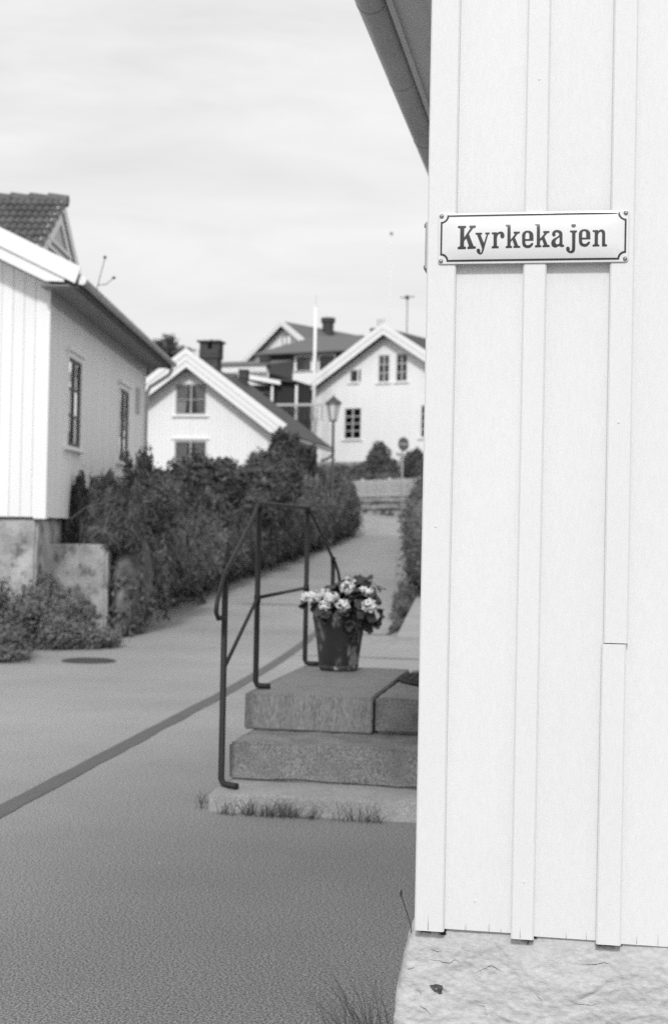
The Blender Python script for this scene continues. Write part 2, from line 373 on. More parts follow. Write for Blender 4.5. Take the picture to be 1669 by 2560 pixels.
def chip_edges(o, amt, sc):
    for v in o.data.vertices:
        q = v.co * sc; d = noise.noise_vector(q); d2 = noise.noise_vector(q * 3.1)
        v.co += d * amt + d2 * amt * .4
def rock_block(name, m, parent, x0, x1, y0, y1, z0, z1, amt=.006, cut=.07, sc=7, bev=.012):
    mb = MB(); nx, ny, nz_ = (max(2, int((b - a) / cut)) for a, b in ((x0, x1), (y0, y1), (z0, z1)))
    bm = bmesh.new(); bmesh.ops.create_cube(bm, size=1)
    for v in bm.verts: v.co = Vector((x0 + (v.co.x + .5) * (x1 - x0), y0 + (v.co.y + .5) * (y1 - y0), z0 + (v.co.z + .5) * (z1 - z0)))
    bmesh.ops.bevel(bm, geom=list(bm.edges), offset=bev, segments=2, affect='EDGES')
    for ax, nn, a, b in ((0, nx, x0, x1), (1, ny, y0, y1), (2, nz_, z0, z1)):
        for i in range(1, nn):
            co = [0, 0, 0]; co[ax] = a + (b - a) * i / nn; no = [0, 0, 0]; no[ax] = 1
            bmesh.ops.bisect_plane(bm, geom=bm.verts[:] + bm.edges[:] + bm.faces[:], plane_co=co, plane_no=no)
    mb.v = [tuple(v.co) for v in bm.verts]; bm.verts.index_update(); mb.f = [tuple(v.index for v in f.verts) for f in bm.faces]; bm.free()
    out = []
    for v in mb.v:
        q = Vector(v); d = noise.noise_vector(q * sc) * amt + noise.noise_vector(q * sc * 3.3) * amt * .45; out.append(tuple(q + d))
    mb.v = out
    o = mb.build(name, m, parent, smooth=True); o.data.set_sharp_from_angle(angle=R(38)); return o

# ------------------------------------------------------------------ near house with the street sign
XW, YW = -.386, 3.5
nh = thing('wooden_house', 'near white wooden house with vertical boards, street sign and rough plastered foundation', 'house', (XW, YW, 0), 0, None, True)
Ff = ((0, YW + .046, 0), (1, 0), (0, -1))          # front facade: a = world x, outward = towards the camera
def near_piece(nm, a0, a1, o0, o1, z0, z1, bev=.003, lean0=0.0, m='paint'):
    mb = MB(); nseg = 24; vs = []; fs = []; sd_ = random.random() * 50
    for i in range(nseg + 1):
        z = z0 + (z1 - z0) * i / nseg; w1 = .0012 * noise.noise((sd_, z * 1.3, 0)); w2 = .0012 * noise.noise((sd_ + 9, z * 1.3, 0)); yo = .001 * noise.noise((sd_ + 3, z * 2, 0))
        e = lean0 * (1 - i / nseg)
        for (a, o) in ((a0 + w1 + e, o0), (a1 + w2 + e, o0), (a1 + w2 + e, o1 - bev + yo), (a1 + w2 + e - bev, o1 + yo), (a0 + w1 + e + bev, o1 + yo), (a0 + w1 + e, o1 - bev + yo)):
            vs.append((a, YW + .046 - o, z))
    for i in range(nseg):
        for j in range(6): fs.append((i * 6 + j, i * 6 + (j + 1) % 6, (i + 1) * 6 + (j + 1) % 6, (i + 1) * 6 + j))
    fs += [tuple(range(6)), tuple(nseg * 6 + j for j in range(6))]
    mb.add(vs, fs); return mb.build(nm, m, nh)
ztop_nf = lambda a: 3.62 + (a - XW) * .72
xs_b = [(-.36, -.122), (-.120, .086), (.088, .300), (.302, .520), (.522, .735), (.737, .95), (.952, 1.16), (1.162, 1.38)]
for i, (a, b) in enumerate(xs_b): near_piece('board', a, b, 0, .022, .527 - .004 * (i % 3), ztop_nf(min(a, 1.4)))
near_piece('corner_board', XW, XW + .072, .02, .046, .525, 3.6, .004)
near_piece('batten', -.147, -.091, .022, .046, .520, 3.7, .004, -.004)
near_piece('batten', .059, .117, .022, .046, 1.246, 3.8, .004)
near_piece('batten', .055, .114, .022, .0475, .521, 1.2435, .004, -.002)
for x in (.27, .49, .705, .92, 1.13): near_piece('batten', x, x + .057, .022, .046, .52, ztop_nf(x), .004)
# side wall towards the steps: boards seen edge-on from the photograph's viewpoint
Fs = ((XW, YW + .02, 0), (0, 1), (-1, 0))
Fs_in = ((XW + .045, YW + .046, 0), (0, 1), (-1, 0))
boards(nh, Fs_in, 10.4, .53, lambda a: 3.7, .21, 'paint', batten=.057, holes=((5.25, 6.3, .60, 2.62),), th=.02)
MB().fbox(Fs_in, 5.25, 6.3, -.06, -.02, .60, 2.62).build('door', 'greytrim', nh)
cb = MB(); cb.fbox(Fs_in, 5.17, 5.25, .0, .044, .60, 2.70).fbox(Fs_in, 6.3, 6.38, .0, .044, .60, 2.70).fbox(Fs_in, 5.25, 6.3, .0, .044, 2.62, 2.70); cb.build('door_casing', 'trim', nh)
near_backs = MB(); near_backs.box(XW + .05, 6.0, YW + .05, YW + 10.3, .45, 3.6); near_backs.build('wall_core', 'paint', nh)
# roof: slab, eave boards, gutter with hooks
rf = MB(); rf.extr([(-.86, YW - .30, 3.80), (3.2, YW - .30, 6.85), (3.2, YW - .30, 7.05), (-.86, YW - .30, 3.97)], (0, 11, 0)); roof = rf.build('roof', 'roofdark', nh)
for k, (x0, x1) in enumerate(((-.80, -.672), (-.668, -.532), (-.528, XW + .03))):
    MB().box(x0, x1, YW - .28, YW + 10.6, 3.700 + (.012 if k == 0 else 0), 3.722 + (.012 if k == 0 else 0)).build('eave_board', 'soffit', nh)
MB().box(-.826, -.801, YW - .30, YW + 10.6, 3.695, 3.86).build('fascia_board', 'soffit', nh)
gm = MB(); pr = []; gc = (-.897, 3.735)
for i in range(13): a = math.pi + math.pi * i / 12; pr.append((gc[0] + .065 * math.cos(a), gc[1] + .065 * math.sin(a)))
for i in range(12, -1, -1): a = math.pi + math.pi * i / 12; pr.append((gc[0] + .061 * math.cos(a), gc[1] + .061 * math.sin(a)))
gm.extr([(x, YW - .32, z) for x, z in pr], (0, 10.95, 0))
gm.tube([(gc[0] - .066, YW - .32, gc[1] + .004), (gc[0] - .066, YW + 10.63, gc[1] + .004)], .009, 8)
gut = gm.build('gutter', 'gutter', nh, smooth=False)
for yb in (4.1, 5.0, 5.86, 6.90, 7.94, 8.95, 9.9, 10.9, 11.9, 12.9):
    mb = MB(); vs = []; k = 15
    for i in range(k):
        a = math.pi * .97 + math.pi * 1.06 * i / (k - 1)
        for rr, yy in ((.0655, -.011), (.069, -.011), (.069, .011), (.0655, .011)): vs.append((gc[0] + rr * math.cos(a), yb + yy, gc[1] + rr * math.sin(a)))
    mb.add(vs, [(i * 4 + j, i * 4 + (j + 1) % 4, (i + 1) * 4 + (j + 1) % 4, (i + 1) * 4 + j) for i in range(k - 1) for j in range(4)])
    mb.box(gc[0] + .064, gc[0] + .075, yb - .011, yb + .011, 3.73, 3.84); mb.build('gutter_hook', 'gutter', nh)
# foundation: lumpy hand-thrown plaster with batter, horizontal ridges and drag marks
def found():
    nx, nz_ = 420, 170; X0, X1 = XW, 1.5; vs = []; fs = []
    side = 26
    for j in range(nz_ + 1):
        z = .531 - .6 * j / nz_
        bat = .085 * (1 - math.exp(-(.531 - z) * 2.6)) + .01 * smoothstep(.53, .47, z)
        rd = .03 + .02 * noise.noise((0, z * 7, 3))
        for i in range(-side, nx + 1):
            if i < 0:
                t_ = -i / side; ang = min(1, t_ * 6) * math.pi / 2; xx = -rd * math.sin(ang); yy = rd * (1 - math.cos(ang)) + max(0, t_ - 1 / 6) * 2.2; nrm = Vector((-math.sin(ang), -math.cos(ang), 0))
                base = Vector((X0 - bat * .75 + rd * .6 + xx, YW + .030 - bat * .25 + yy, z))
            else:
                base = Vector((X0 - bat * .75 * (1 - i / nx) + rd * .6 * (1 - i / nx) + (X1 - X0) * (i / nx) ** 1.15, YW + .030 - bat * .25, z)); nrm = Vector((0, -1, 0))
            q = Vector((base.x, base.y * .8, base.z)); wv = Vector((q.x * 3.0, q.y * 3, q.z * 8 + 1.2 * noise.noise(q * 4)))
            rg = lambda k_, o_: 1 - abs(noise.noise(wv * k_ + Vector((o_, 1, 2)))) * 2
            d = .012 * noise.noise(q * 3.6) + .011 * noise.noise(wv * .7) + .0035 * smoothstep(-.05, .12, noise.noise(wv * .9 + Vector((3, 7, 1)))) + .006 * rg(1.3, 5) ** 3 * noise.noise(q * 6) * 2 + .0045 * rg(3.1, 9) ** 2 * (.5 + noise.noise(q * 5)) + .0022 * noise.noise(q * 38) + .0022 * noise.noise(q * 75) + .0012 * noise.noise(q * 140)
            dist = math.hypot((q.x + .32 + .012 * noise.noise(q * 40)) / .020, (z - .362 + .010 * noise.noise(q * 37)) / .016)
            if i >= 0 and dist < 1: d -= .006 * (1 - dist ** 4)
            for bx0, bx1 in ((XW + .008, XW + .074), (-.148, -.09), (.057, .116), (.27, .33), (.49, .55), (.705, .765)):
                if i >= 0 and bx0 < base.x < bx1 and z > .508 + .008 * noise.noise(q * 60): d -= .035
            d *= .55 + .45 * smoothstep(.53, .46, z); d -= .006 * smoothstep(.47, .53, z)
            vs.append(tuple(base + nrm * d))
    W = nx + side + 1
    for j in range(nz_):
        for i in range(W - 1): fs.append((j * W + i, j * W + i + 1, (j + 1) * W + i + 1, (j + 1) * W + i))
    mb = MB(); mb.add(vs, fs); return mb.build('foundation', 'plaster', nh, smooth=True)
fo = found()
tl = MB(); tl.box(XW + .012, 1.5, YW + .047, YW + .3, .40, .524); tl.build('sill_gap', 'crack', nh)
FV = np.array([(v.co.x + XW, v.co.y + YW, v.co.z) for v in fo.data.vertices]); FV = FV[FV[:, 1] < YW + .12]
def on_found(x, z, lift): q = FV[np.argmin((FV[:, 0] - x) ** 2 + (FV[:, 2] - z) ** 2)]; return (x, float(q[1]) - lift, z)
CH = [(-0.3486, 0.3841), (-0.3394, 0.3866), (-0.3302, 0.3886), (-0.3222, 0.3869), (-0.3164, 0.3857), (-0.3152, 0.3774), (-0.3193, 0.3724), (-0.3176, 0.3636), (-0.3239, 0.3626), (-0.3293, 0.368), (-0.3364, 0.3701), (-0.3426, 0.3754)]
cm_ = (sum(q[0] for q in CH) / len(CH), sum(q[1] for q in CH) / len(CH)); ring = []
for k in range(len(CH)):
    a, b = CH[k], CH[(k + 1) % len(CH)]
    for t_ in (0, .5): x = a[0] + (b[0] - a[0]) * t_; z = a[1] + (b[1] - a[1]) * t_; ring.append((x + .0012 * noise.noise((x * 900, z * 900, 0)), z + .0012 * noise.noise((x * 900, z * 900, 5))))
vs = [on_found(*cm_, .001)] + [on_found(cm_[0] + (x - cm_[0]) * .55, cm_[1] + (z - cm_[1]) * .55, .001) for x, z in ring] + [on_found(x, z, .0022) for x, z in ring]; n = len(ring)
MB().add(vs, [(0, 1 + k, 1 + (k + 1) % n) for k in range(n)] + [(1 + k, 1 + (k + 1) % n, 1 + n + (k + 1) % n, 1 + n + k) for k in range(n)]).build('bare_spot', 'stonechip', nh)
for c in [[(-0.363, 0.45), (-0.3418, 0.4463), (-0.3206, 0.4438), (-0.3021, 0.4412), (-0.2865, 0.4502), (-0.272, 0.4473)], [(-0.4118, 0.4294), (-0.3997, 0.4211), (-0.3838, 0.4262)], [(-0.2414, 0.4195), (-0.2206, 0.4301), (-0.1974, 0.4448), (-0.1816, 0.4368), (-0.1633, 0.4304)], [(-0.2269, 0.3436), (-0.2125, 0.3434), (-0.2084, 0.3281), (-0.203, 0.3197)], [(-0.3503, 0.4745), (-0.3316, 0.468), (-0.3159, 0.4717)], [(-0.3828, 0.3724), (-0.3694, 0.3655), (-0.3706, 0.3562)], [(-0.3742, 0.3363), (-0.3554, 0.3272), (-0.3393, 0.3127)], [(0.0182, 0.4624), (0.0487, 0.4646), (0.0747, 0.4708), (0.092, 0.4712)], [(-0.0903, 0.3881), (-0.0723, 0.3717), (-0.0742, 0.3494)], [(-0.0154, 0.3804), (0.0111, 0.3692), (0.0416, 0.3671), (0.0719, 0.3761)]]:
    pts = []
    for a, b in zip(c, c[1:]):
        for t_ in range(6): pts.append((a[0] + (b[0] - a[0]) * t_ / 6 + .002 * noise.noise((a[0] * 90 + t_, b[1] * 70, 0)), a[1] + (b[1] - a[1]) * t_ / 6 + .0025 * noise.noise((a[1] * 80, t_ * .9, 3))))
    vs = []; n = len(pts)
    for k, (x, z) in enumerate(pts):
        wd = .0011 * math.sin(math.pi * (k + .3) / n) * (.6 + .5 * noise.noise((k * .7, x * 50, 0))); vs += [on_found(x, z - wd, .0012), on_found(x, z + wd, .0012)]
    MB().add(vs, [(2 * k, 2 * k + 2, 2 * k + 3, 2 * k + 1) for k in range(n - 1)]).build('crack', 'stonechip', nh)

# ------------------------------------------------------------------ the street sign (domed enamel, lettering as thin relief)
SX0, SX1, SZ0, SZ1 = -.358, .1025, 2.1675, 2.2935; SY = YW - .002
sgn = thing('street_sign', 'white domed enamel street sign reading Kyrkekajen in dark letters', 'sign', (-.128, SY, SZ0), 0, None, True)
def dome(x, z):
    u = (x - (SX0 + SX1) / 2) / ((SX1 - SX0) / 2 - .004); v = (z - (SZ0 + SZ1) / 2) / ((SZ1 - SZ0) / 2 - .004)
    if abs(u) >= 1 or abs(v) >= 1: return 0.0
    # corners stay flat round the screws
    cu = max(0.0, abs(u) * ((SX1 - SX0) / 2) - ((SX1 - SX0) / 2 - .024)) / .024; cv = max(0.0, abs(v) * .063 - (.063 - .024)) / .024
    k = 1 - min(1, cu * cv * 2.2)
    return .011 * (1 - abs(v) ** 2.6) * (1 - abs(u) ** 9) * k
mb = MB(); nx, nz_ = 150, 60; vs = []
for j in range(nz_ + 1):
    for i in range(nx + 1):
        x = SX0 + (SX1 - SX0) * i / nx; z = SZ0 + (SZ1 - SZ0) * j / nz_
        # rounded plate corners
        cx = min(max(x, SX0 + .007), SX1 - .007); cz = min(max(z, SZ0 + .007), SZ1 - .007); d = math.hypot(x - cx, z - cz)
        if d > .007: x = cx + (x - cx) * .007 / d; z = cz + (z - cz) * .007 / d
        vs.append((x, SY - .002 - dome(x, z), z))
W = nx + 1; fs = [(j * W + i, j * W + i + 1, (j + 1) * W + i + 1, (j + 1) * W + i) for j in range(nz_) for i in range(nx)]
nb = len(vs); ring = [i for i in range(W)] + [j * W + nx for j in range(1, nz_ + 1)] + [nz_ * W + i for i in range(nx - 1, -1, -1)] + [j * W for j in range(nz_ - 1, 0, -1)]
vs2 = vs + [(vs[i][0], SY + .001, vs[i][2]) for i in ring]
for k in range(len(ring)): fs.append((ring[k], nb + k, nb + (k + 1) % len(ring), ring[(k + 1) % len(ring)]))
mb.add(vs2, fs); pl = mb.build('plate', 'enamel', sgn, smooth=True)
LET_AFF = None  # zoom coordinates of the lettering drawing -> sign plane (metres)
def lp(q, region=0):
    """drawing units of the lettering -> x,z on the sign plate"""
    u = q[0] + (1404.1 if region else 0); v = q[1]
    return (LA[0] + LA[1] * u + LA[2] * v, LA[3] + LA[4] * u + LA[5] * v)
LA = (-0.32202392, 0.0001308713, 2.304858e-06, 2.2742768, -2.0948183e-06, -0.00013244161)
def round_poly(P, r):
    out = []; n = len(P)
    for i in range(n):
        a, b, c = Vector(P[i - 1]), Vector(P[i]), Vector(P[(i + 1) % n]); d1 = (a - b); d2 = (c - b); l1, l2 = d1.length, d2.length
        rr = min(r, l1 * .45, l2 * .45); p0 = b + d1.normalized() * rr; p1 = b + d2.normalized() * rr
        for t_ in (0, .33, .67, 1): out.append(tuple((1 - t_) ** 2 * p0 + 2 * t_ * (1 - t_) * b + t_ * t_ * p1))
    return out
E1 = [(1290, 290), (1300, 250), (1325, 220), (1365, 203), (1400, 200), (1445, 208), (1480, 232), (1500, 270), (1502, 388), (1350, 390), (1352, 430), (1362, 455), (1385, 470), (1415, 468), (1440, 455), (1458, 435), (1475, 425), (1495, 430), (1495, 455), (1475, 485), (1445, 512), (1400, 523), (1350, 515), (1310, 488), (1292, 440)]
E1H = [(1350, 357), (1425, 357), (1425, 270), (1415, 245), (1392, 235), (1368, 242), (1355, 265)]
GLY = [
 ('K', 0, [[(95, 108), (250, 106), (252, 145), (215, 155), (213, 328), (335, 150), (310, 143), (310, 103), (432, 100), (432, 140), (380, 155), (303, 262), (390, 488), (432, 492), (430, 532), (272, 540), (275, 500), (305, 490), (253, 345), (212, 395), (210, 490), (248, 500), (246, 540), (92, 543), (92, 500), (135, 490), (140, 155), (95, 148)]]),
 ('y', 0, [[(425, 240), (550, 238), (550, 268), (522, 275), (583, 432), (635, 270), (605, 265), (607, 236), (692, 234), (690, 265), (663, 272), (575, 570), (560, 605), (545, 625), (520, 638), (490, 632), (460, 610), (446, 580), (448, 550), (462, 534), (480, 530), (500, 540), (514, 560), (512, 590), (515, 608), (528, 605), (540, 585), (548, 525), (455, 278), (425, 268)]]),
 ('r', 0, [[(728, 234), (825, 230), (832, 248), (850, 230), (885, 217), (920, 220), (950, 240), (965, 275), (965, 310), (952, 338), (930, 348), (905, 340), (890, 318), (888, 290), (895, 270), (880, 258), (855, 268), (832, 300), (825, 340), (825, 485), (858, 492), (858, 525), (728, 528), (728, 492), (762, 485), (762, 270), (728, 265)]]),
 ('k', 0, [[(985, 85), (1078, 82), (1080, 370), (1160, 265), (1135, 250), (1133, 220), (1250, 218), (1250, 250), (1212, 260), (1160, 325), (1218, 478), (1258, 485), (1258, 516), (1128, 518), (1128, 488), (1152, 480), (1112, 372), (1080, 415), (1078, 480), (1105, 488), (1105, 518), (987, 522), (987, 490), (1018, 480), (1022, 128), (985, 115)]]),
 ('e', 0, [E1, E1H]),
 ('k', 1, [[(123, 68), (217, 65), (218, 350), (300, 255), (275, 240), (275, 210), (392, 207), (392, 240), (352, 250), (298, 315), (357, 460), (395, 468), (395, 502), (263, 505), (263, 475), (290, 462), (255, 365), (218, 400), (217, 465), (243, 475), (243, 505), (125, 510), (125, 475), (158, 465), (160, 110), (123, 98)]]),
 ('a', 1, [[(437, 270), (445, 235), (470, 205), (510, 188), (550, 188), (595, 203), (622, 230), (630, 265), (630, 455), (662, 465), (660, 490), (635, 502), (600, 500), (570, 482), (545, 492), (515, 510), (490, 512), (455, 500), (430, 470), (422, 430), (432, 390), (460, 355), (510, 330), (550, 305), (570, 285), (568, 258), (548, 238), (520, 233), (495, 245), (505, 270), (500, 298), (475, 313), (450, 303)], [(576, 322), (540, 345), (505, 385), (500, 420), (515, 448), (545, 455), (570, 440), (576, 415)]]),
 ('j', 1, [[(768, 200), (895, 198), (895, 232), (868, 240), (862, 540), (850, 580), (820, 605), (780, 612), (740, 600), (710, 575), (696, 545), (698, 515), (715, 495), (740, 495), (760, 510), (765, 535), (757, 560), (770, 572), (792, 565), (805, 540), (806, 240), (768, 230)]]),
 ('e', 1, [[(a - 362, b - 26) for a, b in E1], [(a - 362, b - 26) for a, b in E1H]]),
 ('n', 1, [[(1178, 195), (1275, 190), (1285, 210), (1310, 185), (1340, 178), (1375, 185), (1400, 210), (1408, 245), (1408, 445), (1443, 455), (1443, 488), (1350, 490), (1350, 460), (1352, 250), (1340, 225), (1320, 220), (1295, 240), (1278, 280), (1275, 450), (1303, 460), (1303, 488), (1178, 492), (1178, 460), (1215, 450), (1218, 230), (1178, 222)]])]
dot = [(833 + 43 * math.cos(2 * math.pi * i / 24), 103 + 40 * math.sin(2 * math.pi * i / 24)) for i in range(24)]
def relief(name, loops, m='ink', lift=.0007):
    """planar outline laid over the dome: densified, triangulated, lifted off the enamel"""
    bm = bmesh.new(); edges = []
    for lo in loops:
        pts = []
        for i in range(len(lo)):
            a, b = Vector(lo[i]), Vector(lo[(i + 1) % len(lo)]); k = max(1, int((b - a).length / .004))
            pts += [a + (b - a) * t_ / k for t_ in range(k)]
        vv = [bm.verts.new((p.x, 0, p.y)) for p in pts]
        edges += [bm.edges.new((vv[i], vv[(i + 1) % len(vv)])) for i in range(len(vv))]
    bmesh.ops.triangle_fill(bm, use_beauty=True, use_dissolve=False, edges=edges)
    bmesh.ops.subdivide_edges(bm, edges=[e for e in bm.edges if e.calc_length() > .006], cuts=3, use_grid_fill=False)
    bmesh.ops.triangulate(bm, faces=bm.faces)
    mb = MB(); bm.verts.index_update()
    mb.v = [(v.co.x, SY - .002 - dome(v.co.x, v.co.z) - lift, v.co.z) for v in bm.verts]; mb.f = [tuple(v.index for v in f.verts) for f in bm.faces]; bm.free()
    return mb.build(name, m, sgn)
for ch, reg, loops in GLY:
    rl_ = [[lp(q, reg) for q in round_poly(l_, 9)] for l_ in loops]
    o = relief('letter', rl_)
    if ch == 'j':
        d = relief('dot', [[lp(q, 1) for q in dot]]); d.parent = o
# printed border with notched corners
def border(ins, rad):
    P = []; cs = [(SX0 + .007, SZ0 + .007, 0), (SX1 - .007, SZ0 + .007, 1), (SX1 - .007, SZ1 - .007, 2), (SX0 + .007, SZ1 - .007, 3)]
    for (cx, cz, k) in cs:
        if k == 0: a0, a1 = 90, 0
        elif k == 1: a0, a1 = 180, 90
        elif k == 2: a0, a1 = 270, 180
        else: a0, a1 = 360, 270
        xb = SX0 + ins if k in (0, 3) else SX1 - ins; zb = SZ0 + ins if k in (0, 1) else SZ1 - ins
        off = ins - .007; da = math.degrees(math.asin(max(-1, min(1, off / rad))))
        for i in range(9):
            a = R(a0 - da + (a1 - a0 + 2 * da) * i / 8); P.append((cx + rad * math.cos(a), cz + rad * math.sin(a)))
    return P
relief('border', [border(.0055, .0145), border(.0098, .0190)])
for cx in (SX0 + .0075, SX1 - .0075):
    for cz in (SZ0 + .0075, SZ1 - .0075):
        mb = MB(); prof = [(.0056, 0), (.0054, .0015), (.004, .0032), (.0018, .0042), (.0002, .0044)]; k = 16
        vs = [(cx + r_ * math.cos(2 * math.pi * j / k), SY - .002 - h_, cz + r_ * math.sin(2 * math.pi * j / k)) for r_, h_ in prof for j in range(k)]
        mb.add(vs, [(i * k + j, i * k + (j + 1) % k, (i + 1) * k + (j + 1) % k, (i + 1) * k + j) for i in range(4) for j in range(k)] + [tuple(4 * k + j for j in range(k))])
        sc_ = mb.build('screw', 'screw', sgn, smooth=True)
        a = random.uniform(0, 3); mb = MB(); ca, sa = math.cos(a) * .0042, math.sin(a) * .0042; px_, pz_ = -sa * .14, ca * .14
        mb.add([(cx - ca - px_, SY - .0062, cz - sa - pz_), (cx + ca - px_, SY - .0062, cz + sa - pz_), (cx + ca + px_, SY - .0062, cz + sa + pz_), (cx - ca + px_, SY - .0062, cz - sa + pz_)], [(0, 1, 2, 3)]); mb.build('slot', 'ink', sc_)
s2 = thing('street_sign', 'second sign plate seen edge-on round the house corner', 'sign', (XW - .003, YW + .08, SZ0), 0, None, True)
mb = MB(); prof = [(0, 0), (.008, .0), (.012, .03), (.012, .43), (.008, .46), (0, .46)]
mb.extr([(XW - .004 - a, YW + .07 + b, SZ0 + .004) for a, b in prof], (0, 0, .118)); mb.build('plate', 'gutter', s2)
for zz in (SZ0 + .008, SZ1 - .012):
    MB().tube([(XW - .010, YW + .078, zz), (XW - .016, YW + .078, zz)], [.007, .005], 10).build('screw', 'screw', s2)

# ------------------------------------------------------------------ stone steps and landing
st = thing('stone_steps', 'grey granite steps with landing against the near white house', 'steps', (-1.2, 7.4, 0), 0, None, True)
xw = XW - .012
rock_block('step', 'stepbase', st, -1.925, xw, 7.38, 11.45, -.05, .103, .008, .09, 4, .014)
rock_block('step', 'granite_d', st, -1.922, xw, 7.785, 11.05, .100, .312, .010, .08, 5, .016)
rock_block('slab', 'granite_l', st, -1.955, -1.186, 8.295, 10.14, .318, .533, .0025, .08, 4, .008)
rock_block('slab', 'granite_d', st, -1.172, xw, 8.335, 10.12, .318, .530, .007, .08, 5, .014)
MB().box(-1.93, xw, 8.40, 10.05, .305, .45).build('mortar_bed', 'joint', st)
dm = thing('doormat', 'dark oval doormat with waffle texture on the stone landing', 'doormat', (-.80, 9.45, .533), 0, None, True)
mb = MB(); mb.lathe([(.40, .0), (.41, .006), (.40, .016), (.385, .018), (.375, .012), (.01, .012)], (-.795, 9.45, .534), 40, .95, 1.18); mb.build('mat_base', 'mat', dm)
mb = MB()
for i in range(-7, 8):
    wd = math.sqrt(max(0, .36 ** 2 - (i * .05) ** 2)); mb.box(-.795 + i * .0475 - .010, -.795 + i * .0475 + .010, 9.45 - wd * 1.16, 9.45 + wd * 1.16, .544, .553)
    mb.box(-.795 - wd * .93, -.795 + wd * .93, 9.45 + i * .058 - .011, 9.45 + i * .058 + .011, .543, .5525)
mb.build('waffle_ribs', 'mat', dm)
# handrail
hr = thing('handrail', 'dark iron pipe handrail with curled ends along the stone steps', 'handrail', (-1.93, 9.4, .1), 0, None, True)
def post(x, y, z0, z1, foot, r=.0175):
    mb = MB(); mb.tube([(x + foot[0], y + foot[1], z0 + r), (x + foot[0] * .35, y + foot[1] * .35, z0 + r), (x + foot[0] * .12, y + foot[1] * .12, z0 + r * 1.3), (x, y, z0 + r * 2.4), (x, y, z1)], r, 12); mb.build('post', 'rail', hr, smooth=True)
post(-1.90, 7.545, .103, 1.27, (.10, -.05)); post(-1.944, 8.53, .533, 1.66, (.09, .0)); post(-1.942, 10.10, .533, 1.672, (.10, .0)); post(-1.95, 11.26, .103, 1.285, (.09, .03))
mb = MB(); mb.tube([(-1.90, 7.50, 1.029), (-1.90, 7.41, 1.026), (-1.90, 7.36, 1.06), (-1.90, 7.372, 1.11), (-1.90, 7.42, 1.17), (-1.90, 7.50, 1.235), (-1.90, 7.57, 1.285), (-1.918, 7.9, 1.40), (-1.938, 8.40, 1.600), (-1.944, 8.47, 1.645), (-1.944, 8.56, 1.672), (-1.943, 9.3, 1.674), (-1.942, 10.08, 1.676), (-1.942, 10.18, 1.655), (-1.945, 10.5, 1.55), (-1.95, 11.22, 1.298), (-1.95, 11.36, 1.255), (-1.95, 11.52, 1.17), (-1.95, 11.60, 1.09), (-1.95, 11.58, 1.04), (-1.95, 11.50, 1.025)], .0125, 10)
mb.build('rail', 'rail', hr, smooth=True)
MB().tube([(-1.905, 7.56, .72), (-1.91, 7.62, .755), (-1.94, 8.48, 1.075), (-1.944, 8.53, 1.088)], .0115, 8).build('lower_rail', 'rail', hr, smooth=True)
MB().tube([(-1.944, 8.53, 1.09), (-1.942, 10.10, 1.095)], .0115, 8).build('lower_rail', 'rail', hr, smooth=True)
MB().tube([(-1.942, 10.10, 1.10), (-1.945, 10.2, 1.07), (-1.95, 11.25, .72)], .0115, 8).build('lower_rail', 'rail', hr, smooth=True)
for (x, y, z) in ((-1.944, 8.53, 1.088), (-1.942, 10.10, 1.097), (-1.944, 8.53, 1.655), (-1.942, 10.10, 1.665), (-1.90, 7.545, 1.268), (-1.95, 11.26, 1.283)):
    MB().tube([(x, y, z - .028), (x, y, z + .02)], [.0215, .0205], 12).build('fitting', 'rail', hr, smooth=True)

# ------------------------------------------------------------------ leaves
def mesh_np(name, V, Fc, m, parent=None, stuff=False):
    """V (n,3) and quads/tris (m,k) to a mesh object, placed relative to its thing"""
    me = bpy.data.meshes.new(name); k = Fc.shape[1]
    V = V.copy()
    if parent is not None:
        r_ = root_of(parent); o_ = OFF.get(r_.name, (0, 0)); V -= np.array([o_[0], o_[1], bz_of(parent)])
    me.vertices.add(len(V)); me.vertices.foreach_set('co', V.astype(np.float32).ravel())
    me.loops.add(Fc.size); me.loops.foreach_set('vertex_index', Fc.astype(np.int32).ravel())
    me.polygons.add(len(Fc)); me.polygons.foreach_set('loop_start', np.arange(0, Fc.size, k, dtype=np.int32)); me.polygons.foreach_set('loop_total', np.full(len(Fc), k, dtype=np.int32))
    me.update(calc_edges=True); me.materials.append(M[m]); o = bpy.data.objects.new(name, me); COL.objects.link(o)
    if parent is not None: o.parent = parent
    if stuff: o['kind'] = 'stuff'
    return o
def leaf_mesh(P, Dn, size, rng, m, parent, name='foliage', aspect=.42, fold=.25, axis_bias=(0, 0, 0), ab=0.0):
    """one pointed folded leaf per point P, its face turned towards Dn"""
    n = len(P); ax = rng.normal(size=(n, 3)); ax += np.array(axis_bias) * ab
    Dn = Dn / np.linalg.norm(Dn, axis=1, keepdims=True)
    ax -= Dn * np.sum(ax * Dn, axis=1, keepdims=True); ax /= np.linalg.norm(ax, axis=1, keepdims=True) + 1e-9
    sd_ = np.cross(Dn, ax); L = (size * rng.uniform(.45, 1.5, n))[:, None]; wv = L * aspect
    V = np.stack([P - ax * L * .5, P + sd_ * wv * .5 - Dn * L * fold * .3, P + ax * L * .5 - Dn * L * fold * .2, P - sd_ * wv * .5 - Dn * L * fold * .3], axis=1).reshape(-1, 3)
    b = np.arange(n)[:, None] * 4; Fc = np.concatenate([b + np.array([[0, 1, 2]]), b + np.array([[0, 2, 3]])], axis=0)
    return mesh_np(name, V, Fc, m, parent)
